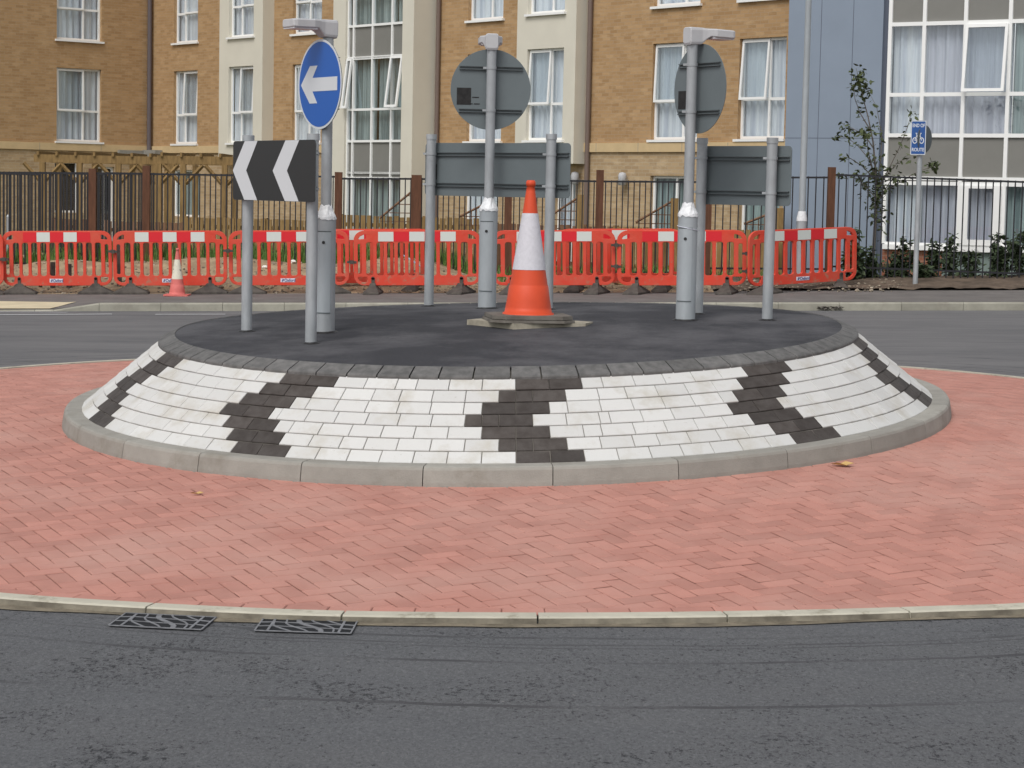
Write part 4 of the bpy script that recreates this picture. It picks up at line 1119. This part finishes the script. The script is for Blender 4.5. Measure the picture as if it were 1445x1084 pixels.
def glazing(W, par, ms, zs_rows, d, cms, openers, tt=.028, zlow=None):
    """ms: mullion positions; zs_rows: list of (z0, z1, kind)"""
    b = MB(); z0 = zs_rows[0][0]; z1 = zs_rows[-1][1]
    for a in ms: W.box(b, a-tt, a+tt, z0, z1, d-.08, d)
    for zz in sorted({q for r in zs_rows for q in r[:2]}):
        for p, q in zip(ms, ms[1:]): W.box(b, p+tt, q-tt, zz-tt, zz+tt, d-.08, d-.003)
    fr = b.build('glazed_screen', MT['upvc'], par)
    runs = []
    for r0, r1, kind in zs_rows:
        if runs and runs[-1][2] == kind and abs(runs[-1][1] - r0) < .001 and kind == 'glass': runs[-1] = (runs[-1][0], r1, kind)
        else: runs.append((r0, r1, kind))
    for r0, r1, kind in runs:
        b = MB(); b.face([W.P(a, z, d-.045) for a, z in ((ms[0], r0), (ms[-1], r0), (ms[-1], r1), (ms[0], r1))]); b.build('glass' if kind == 'glass' else 'spandrel_panel', MT['glass' if kind == 'glass' else 'spandrel'], fr)
    for i, (p, q) in enumerate(zip(ms, ms[1:])):
        runs = []; cur = None
        for r0, r1, kind in zs_rows:
            if kind == 'glass':
                cur = [r0, r1] if cur is None else [cur[0], r1]
            elif cur: runs.append(cur); cur = None
        if cur: runs.append(cur)
        for r0, r1 in runs: curtain(W, fr, p, q, r0-.02, r1+.02, d-.22, MT[cms[i % len(cms)]])
    for p, q, r0, r1, tilt in openers:
        b = MB(); Q = .055
        dd = lambda z: d + .01 + tilt*(r1-z)
        def bx(a, c, e, g_): b.hexa([W.P(x, z, dd(z) + o) for z in (e, g_) for x, o in ((a, .03), (c, .03), (c, -.015), (a, -.015))])
        bx(p, q, r0, r0+Q); bx(p, q, r1-Q, r1); bx(p, p+Q, r0+Q, r1-Q); bx(q-Q, q, r0+Q, r1-Q); b.build('opening_light', MT['upvc'], fr)
        b = MB(); b.face([W.P(x, z, dd(z)) for x, z in ((p+Q, r0+Q), (q-Q, r0+Q), (q-Q, r1-Q), (p+Q, r1-Q))]); b.build('light_glass', MT['glass'], fr)
    return fr
ms = [gE0+.02] + [W1.s_at(x, 130, .63) for x in (498, 524.5, 552)] + [gE1-.02]
rows = []
for k in range(3): rows += [(SIL-.77+FL*k, SIL+FL*k, 'sp'), (SIL+FL*k, ZT-.03+FL*k, 'glass'), (ZT-.03+FL*k, HD+FL*k-.01, 'glass')]
rows = [(-1.6, .28, 'glass')] + [(.28, .41, 'sp')] + rows[:]
rows = [r for r in rows if r[1] < ZTOP + 1.2]
glazing(W1, t_b, ms, rows, .64, ['curtain_green'], [(ms[0], ms[1], ZT, HD, .14), (ms[3], ms[4], ZT, HD, .14)])
# downpipes
b = MB(); b.tube([W1.P(sE1+.13, ZG, .07), W1.P(sE1+.13, ZTOP, .07)], .055, 12); b.build('downpipe', MT['pipe_brown'], t_b)
b = MB(); b.tube([W1.P(sG1+.14, ZG, .07), W1.P(sG1+.14, ZTOP, .07)], .055, 12); b.build('downpipe', MT['pipe_brown'], t_b)
b = MB(); b.tube([W1.P(sA+.12, .95, .12), W1.P(sA+.12, ZTOP, .12)], .065, 12); b.build('downpipe', MT['pipe'], t_b)
b = MB(); W1.box(b, sA+.0, sA+.75, .80, 1.0, .06, .30); WA.box(b, -1.1, -.1, .88, .98, .06, .16); b.build('hopper', MT['kerb_conc'], t_b)
for x, y in ((818, 250), (885, 251)):
    a = W1.s_at(x, y); zc = at(x, y, W1.P(a, 0).y).z
    b = MB(); c = W1.P(a, 0, .14); c.z = zc
    b.lathe([(.0, .12), (.07, .10), (.09, .05), (.09, -.16), (.0, -.17)], 14, 0, c); b.tube([c + Vector((0,0,-.05)), W1.P(a, zc-BZ-.05, 0)], .02, 8); b.build('wall_light', MT['lamp_grey'], t_b)
# parapet / roof and backs
b = MB()
def quad(W, a0, a1, z, d0, d1): b.face([W.P(a0, z, d0), W.P(a1, z, d0), W.P(a1, z, d1), W.P(a0, z, d1)])
quad(W1, sA, sEnd, ZTOP, .72, -9)
quad(WA, AL, 0, ZTOP, .06, -12)
b.build('roof', MT['roof_grey'], t_b)

# --- blue clad wing with full height glazing
W2 = Wall((0, 45.3), (.831, -.557), (-.557, -.831))
t_w = thing('clad_building_wing', 'blue grey clad wing with tall white gridded glazing at the right edge', 'building', (6, 41, CZ - 1.6))
c0, c1 = W2.s_at(1110, 130), W2.s_at(1243, 130); g0 = W2.s_at(1252, 130); gx = [W2.s_at(x, 115) for x in (1253.5, 1301.5, 1359.5, 1422.5, 1487, 1553, 1620)]
b = MB(); W2.wall(b, c0, c1, ZG, ZTOP, []); b.face([W2.P(c0, ZG, 0), W2.P(c0, ZTOP, 0), W2.P(c0, ZTOP, -6), W2.P(c0, ZG, -6)])
b.face([W2.P(c1, ZG, 0), W2.P(c1, ZTOP, 0), W2.P(c1, ZTOP, -.2), W2.P(c1, ZG, -.2)]); b.build('cladding', MT['clad_blue'], t_w)
b = MB()
for x in (1156, 1201): a = W2.s_at(x, 130); W2.box(b, a-.005, a+.005, ZG, ZTOP, .0, .003)
zj = at(1170, 195, 41.4).z - BZ
aa = [c0, W2.s_at(1156,130)-.005, W2.s_at(1156,130)+.005, W2.s_at(1201,130)-.005, W2.s_at(1201,130)+.005, c1]
for k in range(0, 6, 2):
    for q in (zj, zj + 2.8, zj + 5.6): W2.box(b, aa[k], aa[k+1], q-.005, q+.005, 0, .003)
b.build('panel_joint', MT['joint_dark'], t_w)
b = MB(); W2.box(b, c1, g0, ZG, ZTOP, -.35, -.06); b.build('shadow_gap', MT['joint_dark'], t_w)
rows2 = [(-.80, .32, 'glass'), (.32, .41, 'sp')]
for k in range(3): rows2 += [(.41+FL*k, 1.19+FL*k, 'sp'), (1.19+FL*k, 1.93+FL*k, 'glass'), (1.93+FL*k, 3.21+FL*k, 'glass')]
rows2 = [r for r in rows2 if r[1] < 8.9]
fr = glazing(W2, t_w, gx, rows2, 0, ['curtain', 'curtain_lilac', 'curtain_lilac', 'curtain_green', 'curtain_green', 'curtain'], [(gx[2]+.02, gx[3]-.02, 1.97, 3.17, .10)], tt=.035)
b = MB(); p, q = gx[2]+.03, gx[3]-.03
W2.box(b, p, p+.16, -.78, .29, .002, .04); W2.box(b, q-.16, q, -.78, .29, .002, .04); W2.box(b, p+.16, q-.16, -.78, -.68, .002, .04); W2.box(b, p+.16, q-.16, .24, .29, .002, .04); b.build('door_frame', MT['upvc'], t_w)
b = MB(); W2.box(b, gx[0]+.02, gx[6], -.90, -.81, -.05, .06); b.build('sill', MT['upvc'], t_w)
b = MB(); W2.wall(b, g0, gx[1]+.5, ZG, -.90, [], d=-.03); b.build('wall', MT['brick_red'], t_w)
b = MB(); W2.wall(b, gx[1]+.5, gx[6], ZG, -.90, [], d=-.03); b.build('lower_panel', MT['green_panel'], t_w)
b = MB(); b.face([W2.P(c0, ZTOP, 0), W2.P(gx[6], ZTOP, 0), W2.P(gx[6], ZTOP, -9), W2.P(c0, ZTOP, -9)]); b.build('roof', MT['roof_grey'], t_w)

# ---------------------------------------------------------------- garden timber
def pergola(x0, x1, posts, Y, lab):
    zt = .47 + BZ; A_ = at(x0, 225, Y); B_ = at(x1, 232, Y)
    t = thing('pergola', lab, 'pergola', ((A_.x+B_.x)/2, Y, BZ-1.65), 'timber pergolas')
    b = MB(); b.box(((A_.x+B_.x)/2, Y, zt+.09), ((B_.x-A_.x)/2, .03, .085)); b.box(((A_.x+B_.x)/2, Y+1.8, zt+.09), ((B_.x-A_.x)/2, .03, .085)); b.build('beam', MT['timber'], t)
    b = MB(); x = A_.x + .1
    while x < B_.x: b.box((x, Y+.9, zt+.20), (.025, .98, .045)); x += .42
    b.build('rafter', MT['timber'], t)
    for px in posts:
        c = at(px, 260, Y)
        for dy in (0, 1.8):
            b = MB(); b.box((c.x, Y+dy, (zt + BZ-1.8)/2), (.06, .06, (zt-BZ+1.8)/2))
            for s in ((-1, 1) if dy == 0 else ()):
                a = Vector((c.x + s*.05, Y+dy, zt-.42)); e = Vector((c.x + s*.42, Y+dy, zt-.02)); b.tube([a, e], .045, 4, smooth=False)
            b.build('post', MT['timber'], t)
pergola(48, 232, (60, 112, 167, 218), 49.5, 'left timber pergola with braced posts in the garden')
pergola(222, 338, (224, 258.5, 317), 47.5, 'right timber pergola ending behind the chevron board')
def picket(x0, x1, Y0, Y1, ztop, m, label):
    A_ = at(x0, 300, Y0); B_ = at(x1, 300, Y1); gz = BZ - 1.75
    t = thing('timber_fence', label, 'fence', (A_.x, A_.y, gz)); L_ = (B_-A_).length; d = (B_-A_); d.z = 0; d.normalize(); n = int(L_/.14)
    ang = atan2(d.y, d.x); Rm = Matrix.Rotation(ang, 3, 'Z')
    b = MB()
    for k in range(n):
        c = A_ + d*(k+.5)*.14; h_ = ztop + R.uniform(-.015, .015)
        b.box((c.x, c.y, (gz + BZ + h_)/2), (.055, .012, (BZ + h_ - gz)/2), 0, Rm)
    b.build('boards', m, t); b = MB()
    for q in (.18, .75): c = (A_+B_)/2; b.box((c.x, c.y + .04, BZ + ztop - q), (L_/2, .02, .04), 0, Rm)
    b.build('rail', m, t)
    k = 0
    while k*1.8 < L_: c = A_ + d*k*1.8; b = MB(); b.box((c.x, c.y+.07, (gz+BZ+ztop)/2), (.045, .045, (BZ+ztop+.05-gz)/2), 0, Rm); b.build('post', m, t); k += 1
picket(76, 128, 52, 51.5, -.83, MT['timber_red'], 'low reddish board fence under the dark window on the left')
picket(150, 262, 47, 46.5, -.78, MT['timber_red'], 'low reddish board fence below the left pergola')
picket(262, 480, 46, 45, -.65, MT['timber'], 'low yellow board fence behind the chevron board')
picket(480, 700, 44.8, 44, -.53, MT['timber'], 'low board fence in front of the tall glazed bay')
picket(700, 870, 43.6, 43.0, -.62, MT['timber_red'], 'low board fence behind the large cone')
picket(870, 1108, 42.6, 41.0, -.62, MT['timber'], 'low board fence below the right hand sign backs')
def trellis(x0, y0, x1, y1, Y, lab):
    A_ = at(x0, y0, Y); B_ = at(x1, y1, Y); gz = BZ - 1.75
    t = thing('trellis', lab, 'trellis', (B_.x, B_.y, gz), 'small sloping garden trellises')
    b = MB(); b.box((B_.x, Y, (gz + B_.z)/2), (.07, .07, (B_.z - gz)/2 + .03)); b.build('post', MT['timber'], t)
    b = MB(); b.tube([A_, B_], .022, 4, smooth=False)
    for k in range(5):
        z = B_.z - .12 - k*.17; f_ = max(0, min(1, (z - A_.z)/(B_.z - A_.z))); x = A_.x + (B_.x - A_.x)*f_; b.box(((x+B_.x)/2, Y, z), ((B_.x-x)/2, .01, .009))
    for k in range(6):
        f_ = (k+.5)/6; x = A_.x + (B_.x-A_.x)*f_; z = A_.z + (B_.z-A_.z)*f_; b.box((x, Y, (z + gz)/2), (.009, .01, (z-gz)/2))
    b.build('lattice', MT['timber_red'], t)
trellis(536, 308, 584, 268, 43.5, 'sloping trellis left of the long grey sign back')
trellis(648, 306, 690, 285, 43, 'sloping trellis seen behind the middle thick post')
trellis(770, 309, 819, 277, 42.5, 'sloping trellis just right of the large cone')
trellis(897, 314, 952, 282, 42, 'sloping trellis left of the right hand thick post')
trellis(1050, 316, 1100, 296, 41.5, 'sloping trellis under the short grey sign back')
# small grey marker post on the left
c = at(11.5, 312, 39); b = MB(); b.tube([(c.x, c.y, verge_z(c.x, c.y)-.05), (c.x, c.y, at(11.5, 306, 39).z)], .03, 12); b.tube([(c.x, c.y, at(11.5, 306, 39).z), (c.x, c.y, at(11.5, 303, 39).z)], [.035, .015], 12)
tag(b.build('marker_post', MT['galv']), 'slim grey marker post behind the railing at the far left', 'post')

# ---------------------------------------------------------------- tall lamp post and cycle sign
c = at(1128.5, 404, 36.2); gz = verge_z(c.x, 36.2)
t = thing('street_lamp', 'tall pale grey lamp column behind the last barrier', 'lamp post', (c.x, 36.2, gz))
zs = at(1128, 312, 36.2).z
b = MB(); b.tube([(c.x, 36.2, gz-.1), (c.x, 36.2, zs)], .085, 20); b.build('base_column', MT['clad_blue'] if False else MT['galv'], t)
b = MB(); b.tube([(c.x, 36.2, zs), (c.x, 36.2, zs+.05), (c.x, 36.2, zs + .16)], [.088, .085, .06], 20); b.build('tape_wrap', MT['tape'], t)
b = MB(); b.tube([(c.x, 36.2, zs+.02), (c.x, 36.2, 7.0), (c.x, 36.0, 7.6)], [.056, .045, .04], 20); b.build('column', MT['galv_new'], t)
b = MB(); b.box((c.x, 35.6, 7.65), (.14, .42, .05)); b.build('lantern', MT['lamp_grey'], t)
c = on(1291.5, 400.5, verge_z, 34, 40); Y = c.y
t = thing('cycle_route_sign', 'small blue upright sign reading END OF ROUTE with a bicycle, on a slim grey post', 'road sign', c)
zt = at(1298, 170, Y).z
b = MB(); b.tube([c - Vector((0,0,.1)), Vector((c.x, c.y, zt))], .042, 18); b.build('pole', MT['galv'], t)
nS = Vector((-.38, -1, 0)).normalized()
Cs = at(1296.5, 194.5, Y - .07); Cs = Vector((c.x - .02, c.y, Cs.z)) + nS * .075
fp = frame_pt(Cs, nS); hw, hh = .122, .275
b = MB(); add2d(b, fp, curve_mesh([rrect(-hw, hw, -hh, hh, .015)], .003), 0, 0); sp_ = b.build('sign_plate', MT['sign_back'], t)
b = MB(); add2d(b, fp, curve_mesh([rrect(-hw, hw, -hh, hh, .015)], .0006), .0045, 0); add2d(b, fp, curve_mesh([rrect(-hw+.012, hw-.012, -hh+.012, hh-.012, .01)], .0006), .006, 1)
b.build('sign_face', [MT['sign_white'], MT['sign_blue_dull']], sp_)
b = MB()
v, f = text_mesh('END OF', .078, .0006, .72); add2d(b, lambda a, z, d: fp(a, z + .195, d), (v, f), .008, 0)
v, f = text_mesh('ROUTE', .078, .0006, .80); add2d(b, lambda a, z, d: fp(a, z - .195, d), (v, f), .008, 0)
b.build('lettering', MT['sign_white'], sp_)
b = MB()
for s in (-1, 1):
    cx = s*.055; add2d(b, fp, curve_mesh([[(cx + .040*cos(a), -.045 + .040*sin(a)*1.3) for a in [2*pi*i/24 for i in range(24)]], [(cx + .026*cos(a), -.045 + .026*sin(a)*1.45) for a in [2*pi*i/24 for i in range(24)]]], .0006), .008, 0)
def line(x0, z0, x1, z1, w_=.012):
    d = Vector((x1-x0, z1-z0)); d.normalize(); n_ = Vector((-d.y, d.x)) * w_/2
    add2d(b, fp, curve_mesh([[(x0-n_.x, z0-n_.y), (x1-n_.x, z1-n_.y), (x1+n_.x, z1+n_.y), (x0+n_.x, z0+n_.y)]], .0006), .0095, 0)
for L4 in ((-.055,-.045,-.025,.035), (-.025,.035,.030,.035), (.030,.035,.055,-.045), (-.025,.035,.0,-.04), (.0,-.04,.030,.035), (.0,-.04,-.055,-.045), (.030,.035,.035,.075), (.035,.075,.052,.068), (-.025,.035,-.032,.07), (-.045,.072,-.018,.072)): line(*L4)
b.build('bicycle_symbol', MT['sign_white'], sp_)
nb = Vector((.75, -.66, 0)).normalized(); Cb = Vector((c.x, c.y, at(1302, 196, Y).z)) - nb * -.0 + Vector((.075, .035, 0))
fp2 = frame_pt(Cb, nb); b = MB(); add2d(b, fp2, curve_mesh([disc(.225)], .003), 0, 0); b.build('round_plate', MT['sign_rail'], t)

# ---------------------------------------------------------------- sapling and shrubs
def leaf(b, c, s, rnd):
    a = rnd.uniform(0, 2*pi); el = rnd.uniform(-1.2, .4); d = Vector((cos(a)*cos(el), sin(a)*cos(el), sin(el))); sd_ = d.cross(Vector((rnd.uniform(-1,1), rnd.uniform(-1,1), 1))).normalized()
    nrm = d.cross(sd_)
    b.face([c, c + d*s*.35 + sd_*s*.30 + nrm*s*.06, c + d*s*.8 + sd_*s*.18, c + d*s*1.1]); b.face([c, c + d*s*1.1, c + d*s*.8 - sd_*s*.18, c + d*s*.35 - sd_*s*.30 + nrm*s*.06])
TY = 37.5; rnd = random.Random(11)
g0_ = at(1229, 396, TY); tz = verge_z(g0_.x, TY)
t = thing('young_tree', 'thin sparse leaved young tree in front of the blue grey cladding', 'tree', (g0_.x, TY, tz))
def pts(L_, dy=0): return [at(x, y, TY + dy) for x, y in L_]
tb = MB(); main = pts([(1229, 400), (1233, 350), (1236, 300), (1237, 262), (1235, 235), (1232, 200), (1225, 165), (1217, 135), (1211, 108), (1208, 96)])
tb.tube(main, [.034, .030, .026, .022, .018, .014, .010, .008, .005, .003], 8)
tb.build('trunk', MT['bark'], t)
br = [([(1237,262),(1228,225),(1212,205),(1200,195),(1186,191)],.2), ([(1236,255),(1215,235),(1196,224),(1184,222)],-.3), ([(1237,262),(1245,225),(1248,190),(1243,150),(1232,125)],.35),
      ([(1238,268),(1252,240),(1268,205),(1277,178),(1281,158)],-.25), ([(1237,270),(1255,245),(1272,228),(1292,222)],.3), ([(1236,280),(1222,262),(1205,250),(1190,246)],.1),
      ([(1237,275),(1262,262),(1290,245),(1312,236),(1322,231)],.0), ([(1233,210),(1222,190),(1206,180),(1198,175)],.3), ([(1236,290),(1246,270),(1254,255),(1262,250)],-.2), ([(1229,185),(1213,160),(1205,140),(1203,118)],-.1), ([(1236,255),(1222,214),(1218,196),(1214,188)],-.4),
      ([(1236,300),(1230,275),(1222,258)],.25), ([(1236,285),(1243,262),(1240,240)],.3)]
lb = MB(); cr = MB()
for P_, dy in br:
    q = pts(P_); n_ = len(q)
    q = [p + Vector((0, dy*i/(n_-1)*1.6, 0)) for i, p in enumerate(q)]
    cr.tube(q, [.011*(1 - .75*i/(n_-1)) for i in range(n_)], 6)
    for i in range(n_-1):
        for k in range(9 if i else 5):
            if rnd.random() < .9:
                c = q[i].lerp(q[i+1], rnd.random()) + Vector((rnd.gauss(0, .035), rnd.gauss(0, .06), rnd.gauss(0, .035))); leaf(lb, c, rnd.uniform(.065, .11), rnd)
    for k in range(rnd.choice((7, 10, 13))): leaf(lb, q[-1] + Vector((rnd.gauss(0, .06), rnd.gauss(0, .07), rnd.gauss(0, .045))), rnd.uniform(.07, .12), rnd)
for i in range(3, len(main)-1):
    for k in range(10): leaf(lb, main[i].lerp(main[i+1], rnd.random()) + Vector((rnd.gauss(0, .06), rnd.gauss(0, .08), rnd.gauss(0, .05))), rnd.uniform(.065, .11), rnd)
for (x, y, n_, s_x, s_z) in ((1213, 108, 26, .05, .08), (1219, 125, 30, .05, .09), (1237, 290, 40, .10, .12), (1238, 265, 42, .11, .12), (1235, 240, 28, .12, .10), (1318, 232, 14, .05, .03), (1210, 245, 14, .07, .04), (1216, 184, 16, .05, .04), (1240, 310, 20, .07, .12)):
    c0_ = at(x, y, TY)
    for k in range(int(n_*1.5)): leaf(lb, c0_ + Vector((rnd.gauss(0, s_x), rnd.gauss(0, .09), rnd.gauss(0, s_z))), rnd.uniform(.065, .11), rnd)
cr.build('branches', MT['bark'], t); lb.build('crown', MT['leaf_tree'], t)
SH = [(1204, 322, .16, 36.7, 'tall leafy shrub right after the last barrier'), (1228, 352, .18, 37.3, 'low shrub at the foot of the young tree'), (1262, 360, .2, 37.3, 'low shrub left of the cycle sign post'), (1276, 336, .13, 37.4, 'upright shrub just left of the cycle sign post'), (1318, 340, .15, 37.4, 'upright shrub just right of the cycle sign post'),
      (1346, 334, .13, 37.5, 'narrow shrub second right of the cycle sign post'), (1372, 352, .14, 37.3, 'short shrub in front of the white door frame'), (1408, 330, .24, 37.2, 'broad shrub near the right edge'), (1440, 326, .24, 37.3, 'bushy shrub cut by the right edge of the view'), (1300, 372, .16, 36.9, 'smallest shrub right behind the foot of the cycle sign')]
for x, y, hw_, Y, lab in SH:
    topp = at(x, y, Y); gz = verge_z(topp.x, Y); H_ = topp.z - gz
    t = thing('laurel_shrub', lab, 'shrub', (topp.x, Y, gz), 'dark leafy shrubs along the railing')
    sm_ = MB(); lv = MB()
    for k in range(5 if hw_ > .15 else 3):
        ex, ey = rnd.uniform(-hw_, hw_)*1.1, rnd.uniform(-hw_, hw_); hh_ = H_ * (1 if k == 0 else rnd.uniform(.5, .85))
        if k == 0: ex *= .3
        q = [Vector((topp.x + ex*.2, Y, gz - .03)), Vector((topp.x + ex*.7, Y + ey*.6, gz + hh_*.5)), Vector((topp.x + ex, Y + ey, gz + hh_))]
        sm_.tube(q, [.012, .009, .004], 6)
        for i in range(int(150*hh_)+20):
            f_ = rnd.random()**.7; p = q[0].lerp(q[1], f_*2) if f_ < .5 else q[1].lerp(q[2], f_*2-1)
            leaf(lv, p + Vector((rnd.gauss(0, .05), rnd.gauss(0, .05), rnd.gauss(0, .03))), rnd.uniform(.07, .12), rnd)
    for i in range(26): leaf(lv, Vector((topp.x + rnd.gauss(0, hw_), Y + rnd.gauss(0, .15), gz + abs(rnd.gauss(0, H_*.22)))), rnd.uniform(.06, .10), rnd)
    sm_.build('stems', MT['bark'], t); lv.build('foliage', MT['leaf_laurel'], t)
